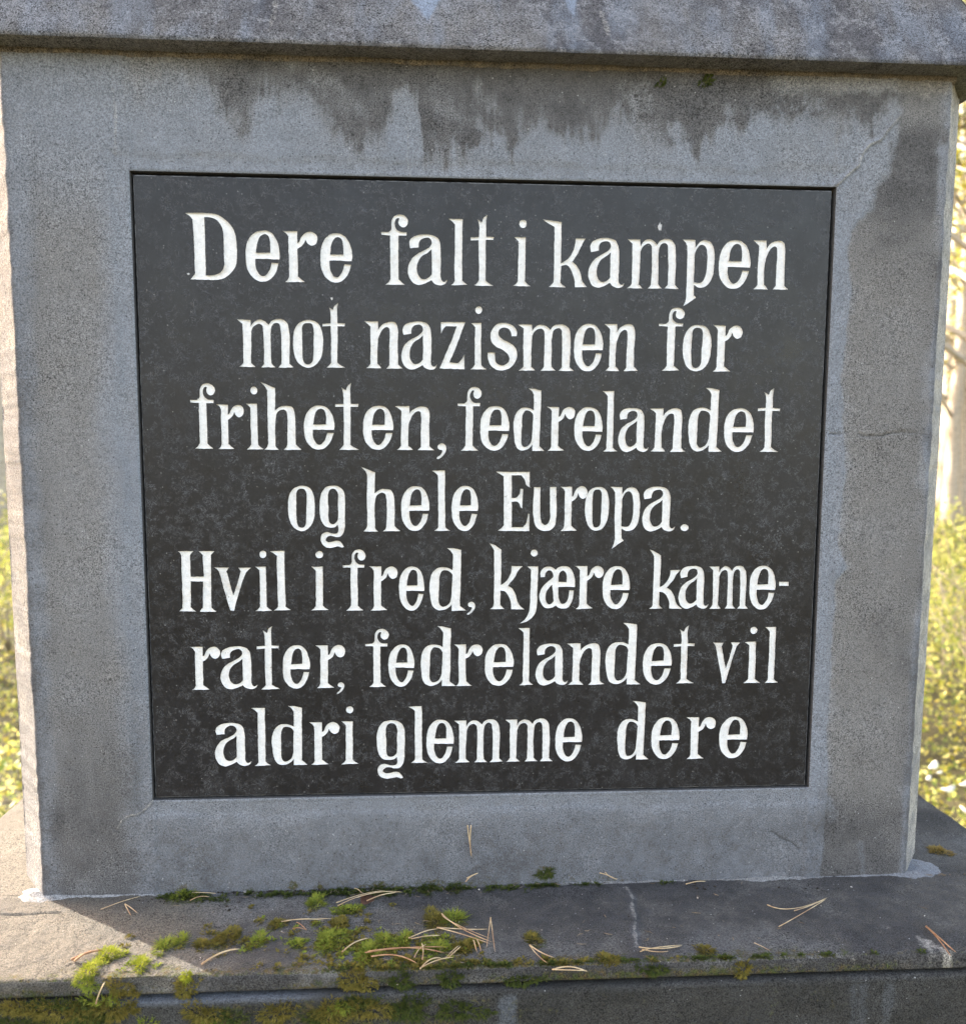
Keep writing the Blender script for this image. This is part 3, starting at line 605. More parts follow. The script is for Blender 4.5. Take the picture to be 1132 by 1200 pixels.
# char: (zoom origin x, y, scale, [contours])
G = {
 'D': (210, 240, 12, ['92,118* 430,127 520,143 620,190 700,255 760,335 795,430 808,540 815,640 808,760 800,840 770,910 700,985 640,1030 580,1050 500,1058 400,1053* 172,1052* 225,985 240,955* 222,560 203,215* 165,170',
   '362,178* 430,180 500,200 560,245 605,310 625,380 633,500 636,700 638,850 625,910 575,965 520,985 450,995 386,994* 372,500']),
 'e': (280, 260, 11.32, ['540,495* 546,440 535,350 505,250 460,175 400,130 320,115 240,128 175,175 125,250 100,350 97,450 105,560 130,650 180,725 250,780 320,795 390,780 450,730 500,650 532,543* 440,537* 425,600 395,670 340,722 300,715 255,660 228,570 225,487* 340,487* 430,492*',
   '232,408* 245,300 270,220 310,172 350,165 390,185 415,250 420,408*']),
 'r': (280, 260, 11.32, ['580,128* 780,135* 782,285* 800,280 840,200 885,155 950,135 1010,155 1045,200 1050,240 1030,300 970,325 920,295 888,240* 870,290 830,335 782,362* 785,720* 820,750 885,795* 612,795* 650,765 668,725* 660,200* 635,165']),
 'f': (440, 240, 11.32, ['135,1050* 175,1020 203,975* 203,402* 85,397* 80,363* 180,362* 212,335 218,260 225,200 260,150 330,130 390,150 425,195 430,240 405,285 365,298 325,275 308,225 318,180 290,180 265,215 262,280 290,330 330,355 415,362* 410,405* 308,405* 308,980* 350,1020 390,1052*']),
 'a': (440, 240, 11.32, ['465,577* 452,500 480,445 560,405 650,395 740,402 810,430 850,490 860,550 862,960* 875,1000 905,1020 952,990* 930,1035 880,1060 820,1055 770,1030 743,995* 700,1020 640,1045 570,1058 500,1030 455,960 437,870 450,790 490,710 560,650 650,605 720,560 748,515 740,470 710,443 660,440 610,460 582,500 575,565*',
   '745,590* 700,630 620,680 575,740 553,830 560,900 585,950 620,980 660,983 710,960 745,920*']),
 'l': (520, 240, 10.29, ['58,175* 228,175* 226,915* 250,940 290,965* 85,965* 120,940 135,915* 137,240* 110,212']),
 't': (520, 240, 10.29, ['405,168* 435,190 460,208* 480,155 525,115* 512,180 512,383* 605,388* 600,423* 510,420* 505,905* 540,935 603,970* 370,968* 400,945 428,905* 426,420* 330,422* 330,385* 428,385* 428,250 420,205']),
 'i': (520, 240, 10.29, ['848,393* 990,393* 985,915* 1010,945 1055,975* 838,975* 875,950 900,915* 905,445* 880,418', ell(957, 232, 46, 48)]),
 'k': (630, 250, 10.29, ['58,65* 180,82 290,103* 280,600* 320,580 370,545 430,450 455,370 462,300* 585,302* 550,360 500,460 420,580* 470,630 520,720 545,820 600,885* 455,885* 450,800 420,710 380,640 350,620 285,632* 278,830* 310,860 342,882* 132,882* 170,855 195,825* 205,160* 130,115']),
 'K': (570, 630, 10.29, ['45,70* 110,95 192,148* 185,575* 240,540 290,470 315,400 320,345* 450,345* 400,400 350,490 275,580* 330,620 370,690 405,800 475,862* 315,862* 312,790 280,700 240,650 180,635* 180,810* 200,835 230,860* 50,860* 85,835 98,805* 103,160* 80,120']),
 'm': (730, 270, 10.29, ['50,103* 208,105* 210,190* 240,140 300,105 360,115 418,170* 450,125 520,100 590,112 635,160 648,220 636,650* 660,675 682,697* 510,695* 530,670 548,650* 552,220 545,170 520,148 480,155 450,190 438,250 428,640* 450,670 475,692* 302,690* 325,668 342,640* 350,230 345,180 320,155 280,160 240,190 210,250* 190,640* 215,665 237,688* 48,688* 80,665 103,635* 112,155* 80,130']),
 'p': (730, 270, 10.29, ['703,113* 855,118* 857,215* 880,180 930,130 985,120 1040,145 1072,200 1085,280 1085,400 1075,520 1040,620 1000,665 940,688 890,685 840,655* 838,780* 865,812* 780,870 712,918* 740,850 748,800* 762,190* 735,145',
   '852,270* 880,220 915,180 950,175 980,200 998,270 1000,400 985,540 960,600 930,630 890,635 840,625*']),
 'o': (340, 350, 13.33, ['282,338 370,350 440,395 485,480 508,600 510,720 495,860 455,970 390,1045 290,1082 200,1060 130,1000 85,910 58,800 52,680 60,560 90,460 140,390 210,350',
   '275,383 330,395 360,440 370,540 365,700 362,880 355,970 330,1010 285,1030 235,1015 210,970 198,880 192,700 193,540 198,440 225,395']),
 'z': (510, 350, 11.32, ['80,318* 415,325* 190,850* 310,855* 350,820 398,740* 395,935* 57,928* 298,378* 150,372* 120,400 78,468*']),
 's': (510, 350, 11.32, ['1075,497* 1078,450 1060,390 1000,335 920,315 840,325 770,390 740,480 755,570 810,630 900,680 960,730 985,790 960,850 900,882 840,870 805,830 795,710* 705,712* 708,800 740,880 800,930 870,948 960,930 1030,880 1075,790 1078,710 1050,640 990,590 900,540 850,490 840,440 865,395 920,378 970,395 1000,440 1012,497*']),
 'h': (300, 440, 12, ['82,98* 180,140 278,180* 275,490* 320,455 370,430 440,428 500,440 530,480 545,540 555,965* 590,1000 635,1040* 397,1040* 430,1010 445,970* 442,560 430,505 400,480 360,480 315,510 290,580 285,985* 300,1010 330,1040* 130,1040* 165,1005 183,960* 168,210* 145,165']),
 'd': (590, 440, 12, ['358,183* 440,190 532,212* 508,990* 540,1020 578,1055* 408,1055* 408,965* 380,1000 330,1035 260,1050 200,1020 165,940 150,830 145,690 165,570 200,500 250,460 310,450 370,460 425,490* 430,270* 400,220',
   '422,560* 400,520 360,495 310,492 280,530 265,590 262,700 255,850 260,960 290,1000 340,990 380,950 405,880*']),
 'g': (430, 820, 12, ['340,297 420,300 480,330 520,380 535,450 532,700 525,860 500,920 460,955 400,962 340,950 290,950 250,975 235,1005 270,1030 340,1025 410,1010 460,1020 500,1060 515,1090* 495,1100 430,1085 370,1095 290,1108 220,1090 180,1050 165,990 190,925 260,900 320,915 390,920 425,905 435,860 425,800* 390,830 320,843 240,830 190,780 165,710 155,600 158,480 185,390 240,325',
   '345,335 400,350 430,400 430,550 432,680 420,750 380,790 340,800 300,780 285,730 287,600 278,470 285,390 310,350']),
 'E': (570, 540, 11.32, ['120,147* 570,148* 568,360* 530,330 500,250 460,193* 330,192* 332,495* 390,492 430,450 445,372* 480,375* 472,632* 452,620 435,575 405,545 330,547* 328,878* 480,878* 520,830 540,760 550,700* 568,702* 565,928* 142,928* 200,885 225,852* 225,210* 180,180']),
 'u': (570, 540, 11.32, ['635,352* 722,352* 718,700 725,790 745,840 780,860 820,840 845,790 848,700 850,350* 932,352* 928,800 910,870 870,915 780,940 700,920 655,870 635,800 622,700']),
 'H': (200, 635, 11.32, ['108,128* 305,128* 280,150 262,180* 272,462* 440,462* 428,180* 405,155 375,130* 575,128* 550,155 530,180* 542,860* 570,885 608,912* 395,915* 410,885 432,860* 432,522* 272,522* 275,860* 305,885 345,915* 132,912* 155,890 172,870* 150,180* 135,150']),
 'v': (200, 635, 11.32, ['588,340* 778,342* 745,390* 780,500 845,705* 900,550 945,385* 915,342* 1075,342* 1015,400* 960,540 905,720 850,905* 800,905* 740,700 650,400* 625,365']),
 'j': (570, 630, 10.29, ['488,350* 622,350* 610,600 605,830 590,900 540,970 470,1015 400,1032* 450,995 490,940 515,850 525,700 535,395* 510,370', ell(575, 190, 42, 40)]),
 'æ': (570, 630, 10.29, ['650,472* 648,420 670,375 720,348 780,348 835,385* 870,352 930,340 990,350 1035,400 1060,480 1068,595* 985,592 865,592* 865,680 875,750 900,795 935,800 970,770 990,710 1000,635* 1058,637* 1045,720 1015,800 970,850 910,855 870,848 835,820* 790,845 720,850 670,815 640,750 632,690 650,620 700,560 760,510 805,470 800,430 780,400 740,395 710,420 700,472*',
   '865,530* 870,460 890,410 925,390 955,415 968,470 965,535*', '790,565* 750,600 715,650 705,710 715,770 750,805 785,790 805,765*']),
 'n': (870, 270, 16, ['175,190* 440,190* 437,350* 480,290 560,230 640,205 710,200 770,225 800,290 790,700 785,1020* 820,1060 865,1100* 560,1100* 590,1070 620,1030* 635,700 650,370 640,320 600,300 550,320 500,370 450,470 415,580 390,1010* 430,1050 465,1098* 175,1090* 215,1060 258,1010* 290,290* 240,240']),
 ',': (500, 500, 24, ['430,475 480,495 525,540 540,620 530,690 480,790 410,860 330,912 302,900 310,870 400,790 435,720 445,680 425,655 380,650 335,610 335,545 370,500']),
 '.': (790, 600, 10, [ell(115, 180, 46, 42)]),
 '-': (900, 670, 10, ['123,118* 235,120* 233,165* 124,166*']),
}
TXT = '''D 218 249.7 278 328.2;e 288.4 270.3 328.3 330.1;r 331.9 271.3 372.4 330.5;e 376 273.5 412.9 331.3;f 447 251.2 478.2 333.5;a 478.2 274.9 524.4 333.9;l 525.4 256.5 548.1 334.1;t 551.7 251.2 578.9 334.7;i 601.5 257.6 622.3 335.2;k 635.5 257.3 688.2 336.5;a 689.6 279 732 337.3;m 734.6 279.8 795.8 338.1;p 798.5 280.9 836.1 359.3;e 842 281.7 879.1 338.7;n 881.2 281.7 924.1 339.2
m 278.7 373.6 343.7 430.3;o 343.7 375 378.7 430.9;t 378.7 355.1 404.6 430.9;n 426.9 376.3 472 431.9;a 470.6 376.8 512.5 433;z 515.2 377.3 545.6 432.5;i 551.4 359 570 432.8;s 571.4 378 605.9 434.3;m 606.7 379.5 672.6 434.6;e 672.6 379.8 706.5 434.9;n 708 379.5 748 434.6;f 771.6 360.5 801.2 434.6;o 799.8 380.9 832.9 435.5;r 834.3 381.2 869.1 435.5
f 223.6 449.3 253 525.9;r 254.7 473.9 286.3 526.2;i 288.6 453.3 308.4 526.8;h 306.7 447.9 352.8 527.1;e 356.4 475.3 392.3 527.1;t 393.2 448.5 420.6 527.1;e 425.7 475.3 461 527.1;n 463 475.9 509 527.6;, 511.9 519.2 522.9 538.4;f 536.4 453.8 564.2 528;e 562.8 475.7 596.9 528.3;d 601.8 455 638.4 528.3;r 640.7 476.7 673.4 528.3;e 672.8 477.1 706 528.3;l 704.9 458 723.9 529.2;a 724.3 477.9 760.6 529.4;n 760.6 478.3 803.6 529.4;d 806.5 454.6 846.4 529.4;e 848.1 478.5 882.7 529.8;t 887 454.6 913.4 529.4
o 337.9 569.4 369.4 622.2;g 375.1 568.7 405 642.2;h 423.4 546.9 468.8 622.7;e 470.4 569.8 503.3 622.2;l 506.5 551.5 527.2 622.2;e 529.5 569.8 560.7 622.2;E 581 552.6 620.5 622.2;u 624.7 570.5 652.2 622.2;r 656.1 570 688.3 622;o 685.5 570.5 713.5 622.2;p 714.7 570.5 749.6 643.4;a 752.6 570.5 791.6 622.7;. 796.9 614.2 806.1 622.2
H 209.8 645.8 253.3 716.7;v 252.3 665 294.8 715.4;i 299 645.5 318.3 716;l 317.7 645.5 340.5 715.4;i 364.4 645.5 385.3 715.4;f 402 644.2 428.8 715.4;r 432.7 663.8 466.4 715.4;e 468 663.8 497.4 715.4;d 503.3 642.2 545.8 715.4;, 547.5 705.3 556.9 720.6;K 573.7 636.6 614.6 714.1;j 609.7 644.2 630.3 730.4;æ 631.9 663.4 673.7 713.4;r 673.7 663.4 707.1 713.4;e 706.1 663.4 738.1 713.8;K 760.4 643.8 799.6 713.4;a 795.3 662.8 830.3 713.4;m 830.6 662.8 877 713.4;e 877.7 662.8 908.1 714.1;- 912.3 681.7 923.5 686.6
r 223.7 757.8 258.7 808.3;a 258.7 757.4 302.2 807.7;t 301.3 733.6 327.7 807.7;e 331.5 756.2 363.6 807;r 370 756.2 404.6 806.4;, 395.1 799.7 403.4 813.4;f 428.5 737.1 455.8 805.1;e 455.5 755.2 485.7 804.5;d 493 733.9 533.7 803.9;r 532.2 755.2 565.2 803.9;e 568 754.6 602 803.6;l 606.7 735.5 625.2 802.9;a 627.7 754.3 665.6 802.9;n 664 753.6 708.5 802.3;d 709.5 729.8 750.8 802;e 753 753.6 786.8 802;t 789 733 813.5 800.7;v 834.1 753 866 800.4;i 871.7 734.5 891.4 800.4;l 894.9 734.5 912.4 800.4
a 252.2 847 294.8 897.8;l 295.4 829.6 317.3 897.2;d 318.7 827.2 360.1 896.6;r 363 846.2 398.3 896;i 399.8 827.5 420.2 895.5;g 442 844.2 474.7 912.7;l 479 827.5 500.3 894;e 500 843.6 532 894.3;m 532.4 843.3 589.2 893.1;m 592 842.1 647.5 892.3;e 650.4 841.8 681.9 892.3;d 723.3 821.4 760.3 890.2;e 763.2 840.4 795.6 889.3;r 803.4 840.4 837.8 889.3;e 842.8 839.8 875.5 888.5'''
def contours(ch):
    x0, y0, sc, L = G[ch]; out = []
    for s in L:
        p = spline(parse(s)); w3 = on_front(x0 + p[:, 0] / sc, y0 + p[:, 1] / sc, YPL); out.append(w3[:, [0, 2]])
    allp = np.concatenate(out); lo = allp.min(0); hi = allp.max(0)
    return [(c - lo) / (hi - lo) for c in out]
CONT = {c: contours(c) for c in G}
letters = []
for li, line in enumerate(TXT.split('\n')):
    for it in line.split(';'):
        c, a, b, c2, d2 = it.split(); a, b, c2, d2 = map(float, (a, b, c2, d2))
        mx, my = (a + c2) / 2, (b + d2) / 2
        xl = fxl = float(on_front(a, my, YPL)[0]); xr = float(on_front(c2, my, YPL)[0])
        zt2 = float(on_front(mx, b, YPL)[2]); zb2 = float(on_front(mx, d2, YPL)[2])
        cs = []
        for q in CONT[c]:
            p = np.stack([xl + q[:, 0] * (xr - xl), zb2 + q[:, 1] * (zt2 - zb2)], 1)
            # merge near-duplicates, then hand-cut unevenness
            keep = [0]
            for i in range(1, len(p)):
                if np.hypot(*(p[i] - p[keep[-1]])) > .00035: keep.append(i)
            p = p[keep]
            sd = len(letters) * 7
            p = p + np.stack([fbm(p[:, 0], p[:, 1], 350, 3, sd), fbm(p[:, 0], p[:, 1], 350, 3, sd + 3)], 1) * .00055
            p = p + np.stack([fbm(p[:, 0], p[:, 1], 60, 2, sd + 5), fbm(p[:, 0], p[:, 1], 60, 2, sd + 6)], 1) * .0008
            cs.append(p)
        letters.append((c, cs))
def inside(px, pz, poly):
    r = np.zeros(px.shape, bool); x1, z1 = poly[:, 0], poly[:, 1]; x2, z2 = np.roll(x1, -1), np.roll(z1, -1)
    for i in range(len(poly)):
        c = ((z1[i] > pz) != (z2[i] > pz)) & (px < (x2[i] - x1[i]) * (pz - z1[i]) / (z2[i] - z1[i] + 1e-15) + x1[i]); r ^= c
    return r
BEV = .0012
# plaque face with the letters cut out of it
pts = []; edges = []
def ring(p):
    i0 = len(pts); pts.extend([Vector((float(a), float(b))) for a, b in p]); n = len(p)
    edges.extend([(i0 + k, i0 + (k + 1) % n) for k in range(n)])
rect = []
ww, hh2 = HP - BEV, HH - BEV
for (a, b) in (((-ww, -hh2), (ww, -hh2)), ((ww, -hh2), (ww, hh2)), ((ww, hh2), (-ww, hh2)), ((-ww, hh2), (-ww, -hh2))):
    for k in range(12): rect.append((a[0] + (b[0] - a[0]) * k / 12, GZ + a[1] + (b[1] - a[1]) * k / 12))
ring(rect)
for c, cs in letters:
    for p in cs: ring(p)
vo, eo, fo, _, _, _ = delaunay_2d_cdt(pts, edges, [], 0, 1e-7)
vo = np.array([(v.x, v.y) for v in vo]); fo = np.array([list(f) for f in fo if len(f) == 3])
cen = vo[fo].mean(1); hole = np.zeros(len(fo), bool)
for c, cs in letters:
    al = np.concatenate(cs); lo, hi = al.min(0), al.max(0)
    m = np.where((cen[:, 0] >= lo[0]) & (cen[:, 0] <= hi[0]) & (cen[:, 1] >= lo[1]) & (cen[:, 1] <= hi[1]))[0]
    r = np.zeros(len(m), bool)
    for p in cs: r ^= inside(cen[m, 0], cen[m, 1], p)
    hole[m] |= r
fo = fo[~hole]
PV = np.stack([vo[:, 0], np.full(len(vo), YPL), vo[:, 1]], 1)
ar = np.cross(PV[fo[:, 1]] - PV[fo[:, 0]], PV[fo[:, 2]] - PV[fo[:, 0]])[:, 1]
fo[ar > 0] = fo[ar > 0][:, ::-1]
plaque = part(mesh_np('plaque', PV, fo, M_GRAN, None, False, {'b': np.zeros((len(PV), 3))}))
plaque['label'] = 'dark polished granite plaque with seven lines of white lettering'
# arris and edges of the slab, with small chips
pe = []; fe = []
def rim_loop(w_, h_, y, jit=0):
    L = []
    for (a, b) in (((-w_, -h_), (w_, -h_)), ((w_, -h_), (w_, h_)), ((w_, h_), (-w_, h_)), ((-w_, h_), (-w_, -h_))):
        for k in range(150): L.append((a[0] + (b[0] - a[0]) * k / 150, y, GZ + a[1] + (b[1] - a[1]) * k / 150))
    return L
for (w_, h_, y) in ((ww, hh2, YPL), (HP - .0003, HH - .0003, YPL + .0009), (HP, HH, YPL + .0016), (HP, HH, YPL + .012)): pe += rim_loop(w_, h_, y)
pe = np.array(pe); 
chips = np.clip(fbm(pe[600:1200, 0], pe[600:1200, 2], 70, 3, 7) - .17, 0, 1) * .008
pe[600:1200, 1] += chips
n = 600
for r in range(3):
    for k in range(n): fe.append([r * n + k, r * n + (k + 1) % n, (r + 1) * n + (k + 1) % n, (r + 1) * n + k])
arris = mesh_np('arris', pe, fe, M_RIM, plaque, False)
# letters: white painted sunk floors with their cut walls
DEP = .0016
for c, cs in letters:
    n0 = 0; Vl = []; Fl = []
    for p in cs:
        n = len(p); Vl += [(a, YPL + .00002, b) for a, b in p] + [(a, YPL + DEP, b) for a, b in p]
        Fl += [[n0 + k, n0 + (k + 1) % n, n0 + n + (k + 1) % n, n0 + n + k] for k in range(n)]; n0 += 2 * n
    pl = [Vector((float(a), float(b), 0)) for p in cs for a, b in p]
    e2 = []; k0 = 0; mp = []
    k1 = 0
    for p in cs:
        n = len(p); e2 += [(k0 + k, k0 + (k + 1) % n) for k in range(n)]; k0 += n
    v2, _, f2, _, _, _ = delaunay_2d_cdt([Vector((v.x, v.y)) for v in pl], e2, [], 0, 1e-7)
    v2a = np.array([(v.x, v.y) for v in v2]); f2a = np.array([list(f) for f in f2]); ce = v2a[f2a].mean(1); r = np.zeros(len(ce), bool)
    for p in cs: r ^= inside(ce[:, 0], ce[:, 1], p)
    f2a = f2a[r]; b0 = len(Vl)
    Vl += [(a, YPL + DEP, b) for a, b in v2a]
    Va = np.array(Vl); f3 = f2a + b0
    ar = np.cross(Va[f3[:, 1]] - Va[f3[:, 0]], Va[f3[:, 2]] - Va[f3[:, 0]])[:, 1]; f3[ar > 0] = f3[ar > 0][:, ::-1]
    nm = {',': 'comma', '.': 'full_stop', '-': 'hyphen'}.get(c, 'letter')
    mesh_np(nm, Va, Fl + f3.tolist(), M_PAINT, plaque, False)

# ------------------------------------------------------------------ small things on the ledge
M_NEEDLE = simple('dry_pine_needle', (.52, .37, .21), (.72, .58, .36), 140, .55, .4, c3=(.36, .22, .12))
M_NEEDLE2 = simple('reddish_pine_needle', (.34, .17, .09), (.48, .28, .15), 140, .55, .4)
M_LEAF = simple('dead_brown_leaf', (.06, .03, .022), (.1, .05, .03), 300, .6)
MOSSM = {'bright': simple('bright_moss', (.26, .30, .03), (.40, .42, .05), 300, .8, .1, .3), 'green': simple('green_moss', (.19, .25, .04), (.34, .36, .06), 300, .8, .1, .25),
         'olive': simple('olive_moss', (.14, .125, .03), (.26, .21, .05), 300, .85, .1, .2), 'dark': simple('dark_moss', (.045, .065, .018), (.10, .12, .03), 300, .85, .1, .2),
         'straw': simple('straw_moss', (.3, .22, .07), (.42, .3, .1), 300, .8, .1, .2)}
def tube(P, R, k=5):
    P = np.array(P, float); n = len(P); T = np.gradient(P, axis=0); T /= np.linalg.norm(T, axis=1)[:, None]
    up = np.array([0, 0, 1.]) if abs(T[0, 2]) < .9 else np.array([0, 1., 0]); A = np.cross(T, up); A /= np.linalg.norm(A, axis=1)[:, None] + 1e-12; B = np.cross(T, A)
    th = np.linspace(0, 2 * math.pi, k, endpoint=False)
    V = (P[:, None] + (A[:, None] * np.cos(th)[None, :, None] + B[:, None] * np.sin(th)[None, :, None]) * np.asarray(R)[:, None, None]).reshape(-1, 3)
    F = [[i * k + j, i * k + (j + 1) % k, (i + 1) * k + (j + 1) % k, (i + 1) * k + j] for i in range(n - 1) for j in range(k)]
    F += [list(range(k))[::-1], [(n - 1) * k + j for j in range(k)]]
    return V, F
HEAP = 'fallen pine needles lying on the ledge'
def needle(segs, label, lift=0.0, plane_kind='ledge', mat=None, name='pine_needle', wid=.00062):
    Va = []; Fa = []; o = 0
    for si, sg in enumerate(segs):
        mid = []
        if plane_kind == 'ledge': pw = [on_ledge(a, b, ZL + .002) for a, b in sg]
        elif plane_kind == 'lip': pw = [on_front(a, b, BYF - .004) for a, b in sg]
        else: pw = [on_front(a, b, -.0035) for a, b in sg]
        pw = np.array(pw)
        t = np.linspace(0, 1, 9)
        if len(pw) == 2:
            d = pw[1] - pw[0]; nrm = np.array([-d[1], d[0], 0]) if plane_kind == 'ledge' else np.array([d[2], 0, -d[0]])
            c = (pw[0] + pw[1]) / 2 + nrm * random.uniform(-.09, .09)
            P = (1 - t)[:, None] ** 2 * pw[0] + 2 * (t * (1 - t))[:, None] * c + t[:, None] ** 2 * pw[1]
        else:
            P = (1 - t)[:, None] ** 2 * pw[0] + 2 * (t * (1 - t))[:, None] * (2 * pw[1] - (pw[0] + pw[2]) / 2) + t[:, None] ** 2 * pw[2]
        if plane_kind == 'ledge': P[:, 2] += lift + .0012 * np.sin(t * math.pi) * random.uniform(.3, 2.2) + .0006 * si
        w_ = wid * random.uniform(.5, .8)
        R = w_ * np.clip(np.minimum(1.15 - .25 * t, (1 - t) * 7 + .12), .1, 1.2)
        V, F = tube(P, R); Va.append(V); Fa += [[i + o for i in f] for f in F]; o += len(V)
        if si == 0:
            V, F = tube(np.array([P[0] - (P[1] - P[0]) * .25, P[0], P[0] + (P[1] - P[0]) * .5]), [w_ * .9, w_ * 1.5, w_ * 1.2]); Va.append(V); Fa += [[i + o for i in f] for f in F]; o += len(V)
    V = np.concatenate(Va); c = V.mean(0)
    ob = mesh_np(name, V - c, Fa, mat or M_NEEDLE, None, True); ob.location = c
    return tag(ob, label, 'pine needle', HEAP)
nd = needle
nd([[(147, 1060), (154, 1073)], [(147, 1060), (162, 1071)]], 'short forked dry pine needle close to the foot of the stone, lower left')
nd([[(120, 1065), (166, 1050)]], 'single straight pine needle beside the forked one near the lower left foot')
nd([[(226, 1046), (254, 1047)], [(223, 1056), (247, 1052)]], 'short pine needles crossing the dark green moss at the left foot of the stone')
nd([[(85, 1124), (122, 1113)], [(88, 1127), (110, 1115)]], 'thick brown needle bundle lying in the sunlit patch beside bright moss', mat=M_NEEDLE2, wid=.0011)
nd([[(238, 1129), (260, 1117), (281, 1112)]], 'single curved pine needle between brown moss tuft and ledge front, left of centre', wid=.0009)
nd([[(323, 1079), (392, 1076)], [(330, 1081), (380, 1079)]], 'long level pair of pine needles left of the dead brown leaf')
nd([[(348, 1081), (352, 1085), (360, 1090)], [(343, 1089), (360, 1091)]], 'small bent pine needle bit just below the long level pair', mat=M_NEEDLE2, wid=.0005)
nd([[(113, 1176), (124, 1150)]], 'pine needle hanging down over the mossy lip of the ledge, far left', 0, 'lip', wid=.0009)
nd([[(396, 1061), (452, 1047)], [(396, 1066), (437, 1051)]], 'pair of pine needles resting on the dead brown leaf', .003)
nd([[(419, 1057), (472, 1051)], [(430, 1062), (466, 1052)]], 'straight pair of pine needles running right from the dead brown leaf', .0045)
nd([[(402, 1115), (416, 1107), (433, 1099)]], 'single pine needle leaning on green moss left of the needle heap', wid=.0009)
hp = 'pine needles of the tangled heap'
nd([[(518, 1079), (532, 1093), (575, 1108)], [(518, 1079), (540, 1098), (577, 1113)]], 'longest pine needles slanting over the top of the tangled heap', .006)
nd([[(514, 1092), (545, 1095), (572, 1094)], [(512, 1093), (540, 1101), (574, 1112)]], 'level pine needles in the middle of the tangled heap', .004)
nd([[(575, 1085), (573, 1102), (570, 1121)], [(575, 1085), (577, 1105), (580, 1126)]], 'upright pair of pine needles at the right end of the tangled heap', .007)
nd([[(480, 1103), (498, 1098), (514, 1092)], [(482, 1105), (500, 1104), (516, 1101)]], 'short needle pair at the left end of the tangled heap', .003)
nd([[(555, 1106), (556, 1112), (559, 1120)], [(559, 1106), (561, 1112), (564, 1120)]], 'short pair of needle tips poking out below the tangled heap', .003)
nd([[(431, 1120), (480, 1115), (521, 1114)], [(431, 1120), (480, 1118), (522, 1122)]], 'long level pine needle pair low on the left of the heap', .003, mat=M_NEEDLE2)
nd([[(437, 1122), (465, 1124), (490, 1131)]], 'reddish pine needle under the long level pair', .001, mat=M_NEEDLE2, wid=.0009)
nd([[(493, 1139), (505, 1130), (518, 1127)], [(495, 1138), (515, 1130), (532, 1127)]], 'lowest pine needle pair, in front of the tangled heap', .003)
nd([[(523, 1126), (532, 1118), (538, 1112)], [(527, 1126), (535, 1119), (540, 1114)]], 'short slanted pine needle pair just below the heap', .003)
nd([[(486, 1127), (492, 1118), (500, 1112)], [(495, 1131), (496, 1120), (494, 1111)]], 'two crossed pine needles standing left below the heap', .004)
nd([[(621, 1108), (630, 1120), (642, 1129)], [(621, 1108), (634, 1119), (650, 1123)]], 'V shaped pine needle pair right of the tangled heap')
nd([[(648, 1136), (668, 1136), (689, 1139)], [(648, 1137), (668, 1139), (688, 1138)]], 'level pine needle pair at the very front edge of the ledge', mat=M_NEEDLE)
nd([[(750, 1110), (775, 1113), (799, 1108)], [(750, 1116), (766, 1115), (799, 1108)], [(752, 1114), (770, 1118), (783, 1116)]], 'crossed pine needles below the pale vein in the ledge')
nd([[(900, 1062), (930, 1067), (969, 1053)], [(912, 1088), (944, 1072), (968, 1055)], [(930, 1070), (950, 1064), (968, 1055)]], 'large three-armed spray of pine needles on the right half of the ledge', .001)
nd([[(1085, 1086), (1098, 1101), (1114, 1121)], [(1085, 1086), (1100, 1103), (1120, 1117)]], 'reddish brown pine needle pair at the right end of the ledge', mat=M_NEEDLE2, wid=.0008)
nd([[(804, 1037), (816, 1036), (827, 1034)]], 'short pale pine needle along the foot of the stone, right of centre', .001)
nd([[(703, 1023), (713, 1026), (723, 1031)], [(709, 1022), (716, 1028), (724, 1030)]], 'pine needle pair caught against the stone above the pale vein', 0, 'face')
nd([[(546, 1033), (552, 1027), (561, 1023)], [(547, 1029), (553, 1026), (560, 1023)]], 'pine needle pair propped against the foot of the stone at centre', 0, 'face')
nd([[(548, 968), (550, 985), (553, 1005)], [(552, 967), (551, 985), (552, 1004)]], 'upright pine needle pair stuck to the stone below the plaque', 0, 'face', wid=.0006)
nd([[(416, 1041), (420, 1044), (425, 1047)]], 'tiny needle scrap above the dead brown leaf')
nd([[(884, 1105), (893, 1110), (902, 1114)], ], 'thin grey bent needle near the ledge front right of centre', wid=.0004)
# dead leaf
q = on_ledge(430, 1060); n = 9
Vl = [(0, 0, .001)]; 
for k in range(n * 2):
    a = k / (n * 2) * 2 * math.pi; r = .0075 * (1 + .12 * math.sin(3 * a + 1)); Vl.append((r * math.cos(a) * .8, r * math.sin(a) * 1.15, .0035 * abs(math.sin(a)) + .001 * math.cos(2 * a)))
Fl = [[0, k + 1, (k + 1) % (2 * n) + 1] for k in range(2 * n)]
st_, sf_ = tube([(0, .007, .002), (.001, .011, .003), (.003, .015, .002)], [.0004, .0003, .0002])
o = mesh_np('dead_leaf', np.concatenate([np.array(Vl), st_]), Fl + [[i + len(Vl) for i in f] for f in sf_], M_LEAF, None, True); o.location = (q[0], q[1], ZL + .003)
sm = o.modifiers.new('thick', 'SOLIDIFY'); sm.thickness = .0004
tag(o, 'small dark brown dead leaf lying under pine needles on the ledge', 'leaf')

